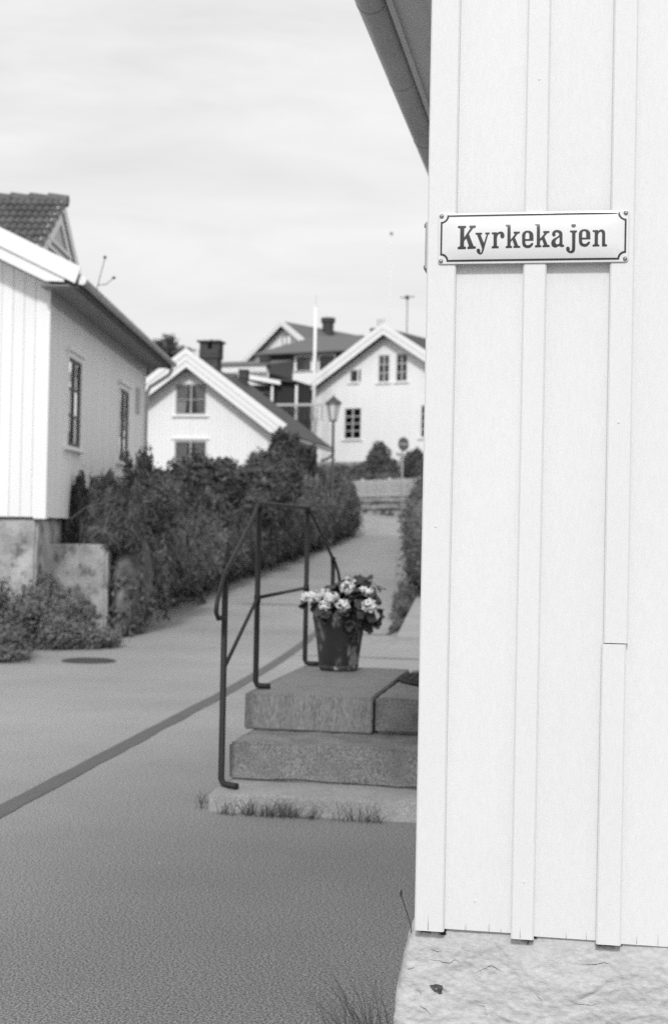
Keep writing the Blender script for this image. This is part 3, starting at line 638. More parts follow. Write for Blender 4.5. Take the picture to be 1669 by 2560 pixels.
def cloud(blobs, n, rng, clump=.55, csize=.2, ncl=26, shell=.55):
    """points and outward directions in clumps over a set of ellipsoids (cx,cy,cz,rx,ry,rz)"""
    B = np.array(blobs, float); wts = (B[:, 3] * B[:, 4] + B[:, 4] * B[:, 5] + B[:, 3] * B[:, 5]); wts /= wts.sum()
    which = rng.choice(len(B), n, p=wts); d = rng.normal(size=(n, 3)); d /= np.linalg.norm(d, axis=1, keepdims=True)
    r_ = shell + (1 - shell) * np.sqrt(rng.uniform(size=n)); isc = rng.uniform(size=n) < clump
    CD = rng.normal(size=(len(B), ncl, 3)); CD /= np.linalg.norm(CD, axis=2, keepdims=True); CR = rng.uniform(.72, 1.06, size=(len(B), ncl))
    ci = rng.integers(0, ncl, n); cp = CD[which, ci] * CR[which, ci][:, None] + rng.normal(size=(n, 3)) * csize * .6
    u = np.where(isc[:, None], cp, d * r_[:, None]); P = B[which, :3] + u * B[which, 3:6]; O = u / np.maximum(B[which, 3:6], .05)
    O /= np.linalg.norm(O, axis=1, keepdims=True) + 1e-9
    return P, O
def lump(name, blobs, f, m, parent, amp=.18, seed=0):
    """inner mass of a shrub, uneven closed lobes"""
    mb = MB()
    for k, (cx, cy, cz, rx, ry, rz) in enumerate(blobs):
        bm = bmesh.new(); bmesh.ops.create_icosphere(bm, subdivisions=3, radius=1)
        vs = []
        for v in bm.verts:
            s = f * (1 + amp * noise.noise(v.co * 2.2 + Vector((seed + k, 0, 0))) + amp * .6 * noise.noise(v.co * 5 + Vector((0, seed + k, 0)))); vs.append((cx + v.co.x * rx * s, cy + v.co.y * ry * s, cz + v.co.z * rz * s))
        bm.verts.index_update(); mb.add(vs, [tuple(v.index for v in q.verts) for q in bm.faces]); bm.free()
    return mb.build(name, m, parent, smooth=True)
def shrub(name, label, cat, base, blobs, n, size, m, seed, group=None, clump=.55, csize=.2, up=0.0, hang=0.0, aspect=.42, shell=.55, stems=4, zmin=None, core=.74, ncl=26):
    rng = np.random.default_rng(seed); o = thing(name, label, cat, base, 0, group, True)
    P, O = cloud(blobs, n, rng, clump, csize, ncl, shell)
    if zmin is not None: k = P[:, 2] > zmin; P, O = P[k], O[k]
    Dn = O * .9 + rng.normal(size=O.shape) * .55 + np.array([0, 0, .45])
    leaf_mesh(P, Dn, size, rng, m, o, aspect=aspect, axis_bias=(0, 0, 1 if up else -1), ab=up or hang)
    if core: lump('inner_foliage', blobs, core, m, o, seed=seed)
    for k in range(stems):
        b = blobs[k % len(blobs)]; x = b[0] + rng.uniform(-.3, .3) * b[3]; y = b[1] + rng.uniform(-.3, .3) * b[4]
        MB().tube([(base[0] + (x - base[0]) * .35, base[1] + (y - base[1]) * .35, base[2] - .1), ((base[0] + x) / 2, (base[1] + y) / 2, (base[2] + b[2]) / 2), (x, y, b[2] + b[5] * .3)], [.025, .018, .008], 6).build('stem', 'bark', o)
    return o
def grass(name, label, cat, spots, nb, hmin, hmax, spread, seed, m='grass', lean=(0, 0), wid=.0035):
    rng = np.random.default_rng(seed); mb = MB()
    for (x, y, z) in spots:
        for k in range(nb):
            a = rng.uniform(0, 6.28); h_ = rng.uniform(hmin, hmax); bx, by = x + rng.normal() * spread * .35, y + rng.normal() * spread * .2
            dx, dy = math.cos(a) * spread * rng.uniform(.3, 1.4) + lean[0] * h_, math.sin(a) * spread * rng.uniform(.2, .8) + lean[1] * h_; sx, sy = -math.sin(a) * wid, math.cos(a) * wid
            sx = sx if abs(sx) > wid * .5 else wid * .6
            vs = []; K_ = 5
            for i in range(K_ + 1):
                t_ = i / K_; wq = (1 - t_) ** .7
                px_, py_, pz_ = bx + dx * t_ ** 1.8, by + dy * t_ ** 1.8, z + h_ * (t_ - .22 * t_ ** 3)
                vs += [(px_ - sx * wq, py_ - sy * wq, pz_), (px_ + sx * wq, py_ + sy * wq, pz_)]
            mb.add(vs, [(2 * i, 2 * i + 1, 2 * i + 3, 2 * i + 2) for i in range(K_)])
    o = mb.build(name, m, None, smooth=False); o['kind'] = 'stuff'
    return tag(o, label, cat)

# ------------------------------------------------------------------ flower pot and geranium
pt = thing('flower_pot', 'dark tapered flower pot with pale lime marks standing on the landing', 'flower pot', (-1.655, 9.86, .533), 0, None, True)
mb = MB(); mb.lathe([(.118, 0), (.132, .012), (.140, .05), (.158, .20), (.182, .345), (.187, .352), (.187, .395), (.180, .400), (.168, .396), (.166, .33), (.02, .32)], (-1.655, 9.86, .535), 40); mb.build('pot_body', 'pot', pt, smooth=True)
mb = MB(); mb.lathe([(.1185, -.001), (.1345, .011), (.1415, .038), (.1395, .040), (.117, .0)], (-1.655, 9.86, .535), 40); mb.build('pot_foot', 'potrim', pt, smooth=True)
mb = MB(); mb.lathe([(.1665, .0), (.10, .012), (.01, .018)], (-1.655, 9.86, .895), 24); mb.build('soil', 'soil', pt, smooth=True)
ge = thing('geranium', 'leafy geranium with white flower heads growing in the dark pot', 'flower', (-1.655, 9.86, .90), 0, None, True)
lm = MB(); k = 14; vs = [(0, 0, 0)]
for i in range(k):
    a = 2 * math.pi * (i + .5) / k; rr = (1 + .14 * math.cos(a * 5)) * (.55 if i in (0, k - 1) else 1); vs.append((rr * math.cos(a), rr * math.sin(a), .22 * (rr ** 2) + .07 * math.sin(a * 5)))
lm.add(vs, [(0, 1 + i, 1 + (i + 1) % k) for i in range(k)]); leaf_o = lm.build('leaf', 'geranium', ge, smooth=True); leaf_me = leaf_o.data
leaf_me.transform(Matrix.Translation((1.655, -9.86 + 19.72 - 9.86 + 0, 0))) if False else None
for v in leaf_me.vertices: v.co += Vector((-1.655, 9.86, .90))   # undo the placement shift: this mesh is shared by every leaf
first = True; rng = np.random.default_rng(5)
GB = [(-1.66, 9.84, 1.03, .20, .17, .11), (-1.50, 9.80, 1.05, .15, .14, .13), (-1.56, 9.84, 1.12, .09, .10, .10), (-1.80, 9.80, .99, .11, .12, .07), (-1.55, 9.70, .93, .13, .07, .09), (-1.43, 9.76, .93, .08, .08, .10), (-1.66, 9.68, .93, .14, .05, .06)]
P, O = cloud(GB, 270, rng, .2, .2, 12, .5)
for p, d in zip(P, O):
    o = leaf_o if first else leaf_o.copy()
    if not first: COL.objects.link(o)
    first = False; o.parent = ge
    nrm = Vector(d) * .8 + Vector(rng.normal(size=3)) * .35 + Vector((0, -.15, .55)); q = nrm.to_track_quat('Z', 'Y') @ Matrix.Rotation(rng.uniform(0, 6.28), 3, 'Z').to_quaternion()
    s = rng.uniform(.026, .044); o.matrix_basis = Matrix.Translation(Vector(p) - Vector((-1.655, 9.86, .90))) @ q.to_matrix().to_4x4() @ Matrix.Scale(s, 4)
for (x, y, z, s, fl) in ((-1.85, 9.66, 1.05, .038, .75), (-1.80, 9.67, 1.055, .042, .85), (-1.74, 9.74, 1.075, .030, 1), (-1.685, 9.69, 1.055, .046, .62), (-1.73, 9.67, .995, .038, .8), (-1.58, 9.70, 1.12, .042, .95), (-1.59, 9.76, 1.185, .017, .8), (-1.45, 9.73, 1.10, .048, .6), (-1.60, 9.66, .995, .038, 1), (-1.42, 9.68, 1.00, .043, 1), (-1.69, 9.66, 1.04, .03, .7), (-1.55, 9.95, 1.13, .04, .8)):
    s *= 1.12; mb = MB(); nf = int(70 * (s / .04))
    for k in range(nf):
        d = Vector(rng.normal(size=3)).normalized(); c = Vector((d.x * s, d.y * s, d.z * s * fl)) * rng.uniform(.85, 1.08); nrm = (d + Vector(rng.normal(size=3)) * .4).normalized(); a = nrm.orthogonal().normalized(); b = nrm.cross(a); pr_ = s * .30
        vs = [c + nrm * .003 + Vector((x, y, z))] + [c + (a * math.cos(i * 1.2566 + k) + b * math.sin(i * 1.2566 + k)) * pr_ - nrm * pr_ * .25 * (i % 2) + Vector((x, y, z)) for i in range(5)]
        mb.add(vs, [(0, 1 + i, 1 + (i + 1) % 5) for i in range(5)])
    h = mb.build('flower_head', 'petal', ge)
    MB().tube([(x, y, z - s * fl * .5), ((x - 1.655) / 2 - .0, (y + 9.84) / 2, z - .08), (-1.655 + (x + 1.655) * .3, 9.84, .92)], .0025, 5).build('flower_stalk', 'leafmid', ge)

# ------------------------------------------------------------------ left white house (A)
aA = R(8.92)
A = thing('wooden_house', 'white wooden house on the left with tiled gable dormer and long shaded side wall', 'house', (-6.69, 17.09, 0), aA)
BZA = 1.62; SL = .47; WA = 6.6; LA_ = 8.1
def zA(x): return 4.57 + SL * min(-x, WA + x)                   # underside of the roof over local x
FAf = ((-WA, 0, 0), (1, 0), (0, -1)); FAs = ((0, 0, 0), (0, 1), (1, 0))
boards(A, FAf, WA, BZA, lambda a: zA(-WA + a), .145, 'paintfar', gap=.006, backing=True)
boards(A, FAs, LA_, BZA, lambda a: 4.46, .145, 'paintfar', gap=.004, backing=True, holes=((1.20, 2.10, 2.62, 3.81), (5.36, 6.28, 2.62, 3.81)))
MB().box(-WA, -.02, LA_ - .02, LA_, .9, 4.44).build('back_wall', 'paintfar', A)
FAw = ((.018, 0, 0), (0, 1), (1, 0))
window(A, sub(FAw, 1.20, 2.62), .90, 1.19, 2, 3, .075, 'paintfar', 'winframe', True, 'reflcurtain', .07, .03, .05)
window(A, sub(FAw, 5.36, 2.62), .92, 1.19, 2, 3, .075, 'paintfar', 'winframe', True, 'reflcurtain', .07, .03, .05)
MB().fbox(FAs, -.024, .10, .022, .045, BZA - .02, 4.45).build('corner_board', 'paintfar', A)
MB().fbox(FAs, LA_ - .10, LA_ + .02, .022, .05, BZA, 4.45).build('corner_board', 'paintfar', A)
MB().fbox(FAf, WA - .11, WA + .046, .024, .046, BZA - .02, 4.5).build('corner_board', 'paintfar', A)
rock_block('foundation', 'oldplaster', A, -WA, -.075, .02, LA_, -.1, 1.605, .022, .16, 3, .03)
MB().fbox(FAs, 7.15, 7.5, .022, .05, 3.55, 4.0).build('vent_panel', 'greytrim', A)
# roof: two slabs, wide bargeboards in two steps, soffit, gutter and downpipe
OH = .42
def slab(x0, x1, y0, y1, zf, th, m, nm, par):
    mb = MB(); mb.hexa([(x0, y0, zf(x0)), (x1, y0, zf(x1)), (x1, y1, zf(x1)), (x0, y1, zf(x0)), (x0, y0, zf(x0) + th), (x1, y0, zf(x1) + th), (x1, y1, zf(x1) + th), (x0, y1, zf(x0) + th)]); return mb.build(nm, m, par)
zr = lambda x: 4.62 - SL * x; zl = lambda x: 4.62 + SL * (WA + x)
rA = slab(-WA / 2, .46, -OH + .03, LA_ + .40, lambda x: zr(x) + .05, .16, 'roofdark', 'roof', A)
slab(-WA - .46, -WA / 2, -OH + .03, LA_ + .40, lambda x: zl(x) + .05, .16, 'roofdark', 'roof', A)
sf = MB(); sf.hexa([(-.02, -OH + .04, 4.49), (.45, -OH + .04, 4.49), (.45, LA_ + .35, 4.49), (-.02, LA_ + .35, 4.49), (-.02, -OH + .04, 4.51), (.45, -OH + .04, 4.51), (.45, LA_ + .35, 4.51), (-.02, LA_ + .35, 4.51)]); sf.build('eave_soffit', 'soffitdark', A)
MB().fbox(FAs, -.02, LA_ + .02, .024, .052, 4.33, 4.488).build('frieze_board', 'greytrim', A)
for (d0, d1, yo) in ((.0, .143, 0), (.148, .385, .03)):
    mb = MB(); y0 = -OH - yo; z_ = lambda x, d: 4.57 - SL * x + d
    xe = .29 if d0 < .1 else .50
    pts = [(-WA / 2, y0, z_(-WA / 2, d0)), (.06 if d0 < .1 else xe - .07, y0, z_(.06 if d0 < .1 else xe - .07, d0))]
    if d0 < .1: pts.append((.29, y0, z_(.06, d0) - .005))
    pts += [(xe, y0, z_(xe, d1)), (-WA / 2, y0, z_(-WA / 2, d1))]
    mb.extr(pts, (0, .03, 0)); mb.build('bargeboard', 'trim', A)
mb = MB()
for (d0, d1, yo) in ((.0, .143, 0), (.148, .385, .03)):
    y0 = -OH - yo; z_ = lambda x, d: 4.57 + SL * (WA + x) + d
    mb.extr([(-WA / 2, y0, z_(-WA / 2, d0)), (-WA - .4, y0, z_(-WA - .4, d0)), (-WA - .5, y0, z_(-WA - .5, d1)), (-WA / 2, y0, z_(-WA / 2, d1))], (0, .03, 0))
mb.build('bargeboard', 'trim', A)
mb = MB(); mb.hexa([(-WA / 2, -OH + .035, zr(-WA / 2) - .04), (.10, -OH + .035, zr(.10) - .04), (.10, 0, zr(.10) - .04), (-WA / 2, 0, zr(-WA / 2) - .04), (-WA / 2, -OH + .035, zr(-WA / 2)), (.10, -OH + .035, zr(.10)), (.10, 0, zr(.10)), (-WA / 2, 0, zr(-WA / 2))]); mb.build('verge_soffit', 'paintfar', A)
mb = MB(); pr = []
for i in range(11): a = math.pi + math.pi * i / 10; pr.append((.50 + .06 * math.cos(a), 4.58 + .06 * math.sin(a)))
for i in range(10, -1, -1): a = math.pi + math.pi * i / 10; pr.append((.50 + .054 * math.cos(a), 4.58 + .054 * math.sin(a)))
mb.extr([(x, -OH + .06, z) for x, z in pr], (0, LA_ + .80, 0)); mb.build('gutter', 'guttera', A)
MB().lathe([(.002, 0), (.055, .001), (.058, .012), (.002, .014)], (0, 0, 0), 16).build('gutter_end', 'trim', A).matrix_basis = Matrix.Translation((.50, -OH + .055, 4.565)) @ Matrix.Rotation(R(90), 4, 'X')
for k in range(11):
    yb = -.1 + k * .82; mb = MB(); mb.tube([(.50 + .063 * math.cos(math.pi + math.pi * i / 8), yb, 4.58 + .063 * math.sin(math.pi + math.pi * i / 8)) for i in range(9)], .008, 6); mb.build('gutter_hook', 'gutter', A)
MB().tube([(.50, LA_ + .12, 4.54), (.50, LA_ + .12, 4.42), (.46, LA_ + .11, 4.34), (.12, LA_ + .03, 4.10), (.075, LA_ + .0, 3.96), (.07, LA_ - .02, 3.6), (.07, LA_ - .02, 1.4)], .036, 10).build('downpipe', 'guttera', A, smooth=True)
# roof edge tiles along the eave seen from below as a dark ragged line
for k in range(34):
    y0 = -OH + .05 + k * .262; MB().tube([(.30, y0 + .13, zr(.30) + .20), (.49, y0 + .13, zr(.49) + .19)], [.055, .055], 8).build('eave_tile', 'tile', A)
# dormer over the street front: pantiled near slope, its gable towards the street
gX, aY, aZ, ds = -.40, 2.47, 6.11, .63
mb = MB(); zb = 5.0; hw = (aZ - zb) / ds
MB().extr([(gX, aY - hw, zb), (gX, aY + hw, zb), (gX, aY, aZ)], (-.05, 0, 0)).build('dormer_gable', 'guttera', A)
for s in (-1, 1):
    mb = MB(); e = hw + .12
    mb.hexa([(gX + .03, aY, aZ + .02), (gX + .03, aY + s * e, aZ + .02 - ds * e), (-2.4, aY + s * e, aZ + .02 - ds * e), (-2.4, aY, aZ + .02), (gX + .03, aY, aZ + .08), (gX + .03, aY + s * e, aZ + .08 - ds * e), (-2.4, aY + s * e, aZ + .08 - ds * e), (-2.4, aY, aZ + .08)]); mb.build('dormer_roof', 'roofdark', A)
    mb = MB(); mb.extr([(gX + .035, aY, aZ + .13), (gX + .035, aY + s * (e + .02), aZ + .13 - ds * (e + .02)), (gX + .035, aY + s * (e + .02), aZ - .05 - ds * (e + .02)), (gX + .035, aY, aZ - .05)], (.025, 0, 0)); mb.build('dormer_bargeboard', 'trim', A)
    mb = MB(); mb.extr([(gX + .005, aY, aZ - .09), (gX + .005, aY + s * hw * .96, aZ - .09 - ds * hw * .96), (gX + .005, aY + s * hw * .96, aZ - .24 - ds * hw * .96), (gX + .005, aY, aZ - .24)], (.025, 0, 0)); mb.build('dormer_frame', 'trim', A)
for zz in (5.52, 5.40): MB().box(gX + .004, gX + .04, aY - (aZ - zz) / ds * .8, aY + (aZ - zz) / ds * .8, zz - .022, zz + .022).build('dormer_rail', 'trim', A)
tm = MB(); vs = []; K_ = 12                                    # double-roll clay tile, local: x across, y down the slope
for j in range(2):
    for i in range(K_ + 1):
        u = i / K_; vs.append((u * .205 - .1, (j - .5) * .29, .042 * abs(math.sin(u * 2 * math.pi)) ** 1.0 * (1 if (u * 2) % 1 < .999 else 0) + (.034 if j else 0)))
for i in range(K_ + 1): vs.append((vs[K_ + 1 + i][0], vs[K_ + 1 + i][1], vs[K_ + 1 + i][2] - .022))
tm.add(vs, [(i, i + 1, K_ + 2 + i, K_ + 1 + i) for i in range(K_)] + [(K_ + 1 + i, K_ + 2 + i, 2 * K_ + 3 + i, 2 * K_ + 2 + i) for i in range(K_)])
t0 = tm.build('roof_tile', 'tile', A, smooth=False); tme = t0.data; first = True
slope = math.atan(ds); rngt = random.Random(3)
for r_ in range(9):
    for c in range(11):
        o = t0 if first else t0.copy()
        if not first: COL.objects.link(o)
        first = False; o.parent = A
        s_ = .18 + r_ * .245; x = gX + .03 - c * .203 + rngt.uniform(-.004, .004)
        y = aY - s_ * math.cos(slope); z = aZ + .10 - s_ * math.sin(slope)
        # local +y of the tile runs down the slope towards the camera side (-y)
        rot = Matrix(((1, 0, 0), (0, -math.cos(slope), -math.sin(slope)), (0, -math.sin(slope), math.cos(slope)))).transposed()
        ex = Vector((1, 0, 0)); ey = Vector((0, -math.cos(slope), -math.sin(slope))); ez = Vector((0, -math.sin(slope), math.cos(slope)))
        mtx = Matrix((ex, ey, ez)).transposed().to_4x4(); o.matrix_basis = Matrix.Translation((x, y, z + rngt.uniform(-.004, .004))) @ mtx @ Matrix.Rotation(rngt.uniform(-.02, .02), 4, 'Z')
for c in range(9):
    x = gX + .12 - c * .27; MB().tube([(x, aY, aZ + .09), (x - .29, aY, aZ + .115)], [.085, .095], 10).build('ridge_tile', 'tile', A)
an = thing('roof_aerial', 'thin wire aerial with two knobbed rods above the left gutter', 'aerial', (-6.14, 17.35, 4.55), aA)
MB().tube([(0, 0, 4.50), (.02, 0, 4.62), (.10, 0, 4.95)], .005, 5).build('rod', 'rail', an); MB().tube([(.01, 0, 4.60), (.12, 0, 4.61), (.22, 0, 4.70)], .005, 5).build('rod', 'rail', an)
for q in ((.10, 0, 4.96), (.22, 0, 4.70)): MB().lathe([(.002, -.022), (.02, -.01), (.022, .008), (.002, .02)], q, 8).build('knob', 'rail', an)
rw = thing('retaining_wall', 'low stained concrete wall below the shrubs at the left house corner', 'wall', (-6.7, 18.55, 0), aA)
rock_block('wall_body', 'oldplaster', rw, -1.2, .36, .0, .9, -.1, 1.28, .018, .14, 4, .03)
MB().extr([(-.32, -.70, -.1), (.33, -.01, -.1), (.33, .5, -.1), (-.32, .5, -.1)], (0, 0, 1.375)).build('wing_wall', 'oldplaster', rw, bevel=.02)
rock_block('wall_body', 'oldplaster', rw, .10, .37, .9, 9.5, -.1, 1.20, .018, .3, 3, .03)

# ------------------------------------------------------------------ gabled houses up the street
def gable_house(name, label, o, ang, bz, hw, cx, eave_z, slope, length, over, wallm, vb, vbn, vtail, batt, holes, wins, rooflm='roofdark', vm='trim', corner=True, wallcol='paintfar', cap=.02):
    """front gable at local y=0 facing -y; cx centre, hw half width; eave_z = underside of roof at the wall"""
    h = thing(name, label, 'house', (o[0], o[1], bz), ang)
    F = ((cx - hw, 0, 0), (1, 0), (0, -1)); zt = lambda a: eave_z + slope * min(a, 2 * hw - a)
    boards(h, F, 2 * hw, bz + .45, zt, batt, wallm, gap=.008, th=.022, holes=holes, name='board', backing=True)
    core = MB(); core.extr([(cx - hw + .01, .005, bz - .5), (cx + hw - .01, .005, bz - .5), (cx + hw - .01, .005, eave_z), (cx, .005, eave_z + slope * hw), (cx - hw + .01, .005, eave_z)], (0, .004, 0))
    cols = sorted(holes); 
    sides = MB(); sides.box(cx - hw, cx - hw + .05, .012, length, bz - .5, eave_z).box(cx + hw - .05, cx + hw, .012, length, bz - .5, eave_z); sides.build('side_wall', wallm, h)
    MB().extr([(cx - hw + .06, length - .1, bz - .5), (cx + hw - .06, length - .1, bz - .5), (cx + hw - .06, length - .1, eave_z), (cx, length - .1, eave_z + slope * hw), (cx - hw + .06, length - .1, eave_z)], (0, .08, 0)).build('back_wall', wallm, h)
    MB().box(cx - hw - .03, cx + hw + .03, -.045, length + .02, bz - .8, bz + .45).build('foundation', 'concrete', h)
    if corner:
        for s in (-1, 1): MB().box(cx + s * hw - .06, cx + s * hw + .06, -.05, .10, bz + .45, eave_z - .02).build('corner_board', vm, h)
    oh = over
    for s in (-1, 1):
        e = hw + vtail; zf = lambda d: eave_z + slope * (hw - d) + .03
        mb = MB(); mb.hexa([(cx, -oh + .03, zf(0)), (cx + s * e, -oh + .03, zf(e)), (cx + s * e, length + .3, zf(e)), (cx, length + .3, zf(0)), (cx, -oh + .03, zf(0) + .18), (cx + s * e, -oh + .03, zf(e) + .18), (cx + s * e, length + .3, zf(e) + .18), (cx, length + .3, zf(0) + .18)])
        mb.build('roof', rooflm, h)
        for k in range(vbn):
            d0 = -.14 + k * vb / vbn; d1 = d0 + vb / vbn - .006; y0 = -oh - .03 * k
            mb = MB(); mb.extr([(cx, y0, zf(0) + d0), (cx + s * (e + .03 * k - .12 * (vbn - k)), y0, zf(e + .03 * k - .12 * (vbn - k)) + d0 + .0), (cx + s * (e + .03 * k + .05), y0, zf(e + .05) + d1), (cx, y0, zf(0) + d1)], (0, .03, 0)); mb.build('bargeboard', vm, h)
        mb = MB(); pr = []
        for i in range(7): a = math.pi + math.pi * i / 6; pr.append((cx + s * (e + .05) + .06 * math.cos(a), zf(e) + .05 + .06 * math.sin(a)))
        mb.tube([(cx + s * (e + .06), -oh + .05, zf(e) + .04), (cx + s * (e + .06), length + .3, zf(e) + .04)], .06, 8); mb.build('gutter', 'gutter', h)
    for (a, c, w_, h_, co, ro, kw) in wins: window(h, sub(F, a, c), w_, h_, co, ro, **kw)
    return h
def chimney(h, x, y, z0, z1, w_, d_, m='brick', capw=.06, round_=False):
    """brick chimney laid course by course"""
    o = MB(); rows = int((z1 - z0) / .16)
    o = None
    for k in range(rows):
        za = z0 + k * .16; wv = w_ / 2 + (capw if k >= rows - 2 else 0)
        if round_:
            q = MB(); q.lathe([(wv, 0), (wv, .15)], (x, y, za), 16)
        else:
            q = MB(); q.box(x - wv, x + wv, y - d_ / 2 - (capw if k >= rows - 2 else 0), y + d_ / 2 + (capw if k >= rows - 2 else 0), za, za + .15)
        p = q.build('chimney' if o is None else 'brick_course', m, h if o is None else o)
        if o is None: o = p
    return o
hB = [(2.23, 3.27, 5.21, 6.21), (2.23, 3.31, 3.15, 4.37)]
Bh = gable_house('cottage', 'small white gabled cottage with a brick chimney behind the hedge', (-12.45, 44.51), R(-2.17), 2.4, 2.72, -.05, 4.80, .74, 6.4, .50, 'paintfar', .62, 3, .55, .13, hB,
    [(2.23, 5.21, 1.04, 1.0, 2, 2, dict(casing=.05, frame_mat='greytrim', curtain=True, head=0, case_mat='trim')), (2.23, 3.15, 1.08, 1.22, 2, 2, dict(casing=.05, frame_mat='greytrim', curtain=True, case_mat='trim', head=.04))])
chimney(Bh, -.36, 3.2, 6.3, 7.78, .60, .55, 'brick', .04)
ct = MB(); ct.box(-.78, .06, 2.85, 3.55, 7.97, 8.03); 
for sx in (-.62, -.48, -.18, -.08): ct.box(sx - .075, sx + .075, 2.93, 3.47, 7.70, 7.97)
ct.box(-.39, -.33, 3.17, 3.23, 8.03, 8.10); ct.build('chimney_hood', 'brick', Bh)
chimney(Bh, .32, 5.0, 6.3, 7.4, .25, .3, 'brick', .03)
# iron gutter outlet at the far eave
MB().tube([(3.32, 6.6, 4.55), (3.30, 6.6, 4.35), (3.1, 6.6, 4.18), (2.85, 6.6, 4.1)], .05, 8).build('downpipe', 'gutter', Bh, smooth=True)
cC = -.2; hwC = 4.0
hC = [(3.49, 4.06, 8.33, 9.56), (4.41, 4.98, 8.33, 9.56), (2.00, 2.41, 8.39, 8.95), (1.74, 2.62, 5.79, 7.20), (5.72, 6.62, 5.79, 7.22)]
wk = dict(casing=.06, case_mat='trim', frame_mat='greytrim', munt=.05, mull=.07)
Ch = gable_house('white_house', 'larger white gabled house above the picket fence at the street end', (-8.46, 63.46), R(-22.17), 4.3, hwC, cC, 8.05, .62, 9.5, .55, 'paintfar', .52, 2, .85, .16, hC,
    [(h[0] + .0, h[2], h[1] - h[0], h[3] - h[2], 2 if k != 2 else 1, 3 if k in (0, 1) else (1 if k == 2 else 4), dict(wk, split=k != 2)) for k, h in enumerate(hC)])
chimney(Ch, -3.0, 4.0, 9.2, 11.45, .62, .6, 'brick', .06)
for k in range(3): MB().tube([(-3.1 + k * .12, 4.0, 11.4), (-3.15 + k * .17, 4.0, 11.9)], .018, 5).build('chimney_pipe', 'rail', Ch)

# dark house on the hill with hipped roof, the gabled house behind it, low buildings between
Dd = thing('dark_house', 'dark boarded house with hipped roof and white framed windows up the hill', 'house', (-16.89, 83.3, 8.0), R(-17.17))
FD = ((-1.95, 0, 0), (1, 0), (0, -1))
boards(Dd, FD, 6.6, 8.0, lambda a: 12.1, .22, 'darkwood', gap=.01, holes=((1.95, 2.95, 11.15, 11.95), (3.5, 4.5, 11.1, 11.95)))
MB().box(-1.94, 4.6, .08, 5.8, 8.0, 12.0).build('wall_core', 'black', Dd); MB().box(-2.02, -1.93, -.06, .06, 8, 12.1).build('corner_board', 'guttera', Dd)
window(Dd, sub(FD, 1.97, 11.17), .96, .76, 2, 1, casing=.16, mull=.09); window(Dd, sub(FD, 3.52, 11.12), .96, .81, 1, 1, casing=.14, split=False)
MB().fbox(FD, 1.78, 5.2, .03, .10, 9.0, 10.98).build('balcony_front', 'trim', Dd)
mb = MB(); ez, rz_ = 12.08, 13.5
mb.add([(-2.6, -.6, ez), (5.2, -.6, ez), (5.2, 6.2, ez), (-2.6, 6.2, ez), (-.1, 2.0, rz_ - .1), (3.0, 2.8, rz_ - .1), (-2.6, -.6, ez + .09), (5.2, -.6, ez + .09), (5.2, 6.2, ez + .09), (-2.6, 6.2, ez + .09), (-.1, 2.4, rz_), (3.0, 2.8, rz_)], [(0, 1, 2, 3), (0, 1, 7, 6), (1, 2, 8, 7), (2, 3, 9, 8), (3, 0, 6, 9), (6, 7, 11, 10), (7, 8, 11), (8, 9, 10, 11), (9, 6, 10)]); mb.build('roof', 'roofmid', Dd)
Gh = gable_house('hill_house', 'pale gabled house with grey roof and round chimney behind the dark house', (-19.48, 93.0), R(-30.17), 9.0, 3.3, -.1, 13.0, .70, 9.0, .6, 'paintfar', .45, 2, .55, .3, [(2.9, 3.7, 14.0, 14.6)], [(2.9, 14.0, .8, .6, 2, 1, dict(casing=.05))], rooflm='roofmid')
chimney(Gh, .45, 3.6, 14.6, 16.35, .78, .78, 'brick', .10, True)
Fh = thing('low_house', 'low white house with pale eave line left of the dark house', 'house', (-17.5, 73.05, 6.5), R(-10.17))
FF = ((-2.4, 0, 0), (1, 0), (0, -1)); boards(Fh, FF, 3.7, 6.5, lambda a: 9.85, .25, 'paintfar', holes=((1.6, 2.1, 9.2, 9.7),))
MB().box(-2.4, 1.3, .03, 4, 6.5, 9.8).build('wall_core', 'room', Fh)
window(Fh, sub(FF, 1.6, 9.2), .5, .5, 1, 1, casing=.05, split=False)
MB().box(-2.7, 1.35, -.55, -.50, 9.97, 10.16).build('fascia_board', 'trim', Fh)
mb = MB(); mb.hexa([(-2.7, -.6, 10.10), (1.35, -.6, 10.10), (1.35, 3.2, 10.75), (-2.7, 3.2, 10.75), (-2.7, -.6, 10.2), (1.35, -.6, 10.2), (1.35, 3.2, 10.85), (-2.7, 3.2, 10.85)]); mb.build('roof', 'roofmid', Fh)
chimney(Fh, .55, 1.2, 10.2, 10.95, .42, .4, 'brick', .04)
Eh = thing('shed', 'dark open shed with pale roof edge and white posts between the white houses', 'shed', (-13.09, 60.63, 4.6), R(-5.17))
MB().box(-.06, .80, .02, 2.4, 4.6, 7.98).build('wall', 'black', Eh); MB().box(-1.7, -.06, .6, 2.4, 4.6, 7.95).build('wall', 'darkwood', Eh)
MB().extr([(-1.75, -.32, 8.20), (.20, -.32, 7.86), (.20, -.32, 8.03), (-1.75, -.32, 8.42)], (0, .06, 0)).build('fascia_board', 'trim', Eh)
mb = MB(); mb.hexa([(-1.75, -.27, 8.2), (.85, -.27, 7.98), (.85, 2.6, 8.0), (-1.75, 2.6, 8.2), (-1.75, -.27, 8.3), (.85, -.27, 8.05), (.85, 2.6, 8.1), (-1.75, 2.6, 8.3)]); mb.build('roof', 'roofdark', Eh)
for x in (-.22, .88): MB().box(x - .045, x + .045, -.15, -.06, 5.5, 7.85).build('post', 'trim', Eh)
window(Eh, ((-1.2, .6, 7.1), (1, 0), (0, -1)), .6, .5, 2, 1, casing=.04, case_mat='greytrim')
MB().box(-.4, 2.3, -.5, -.45, 6.92, 7.02).build('handrail', 'greytrim', Eh)
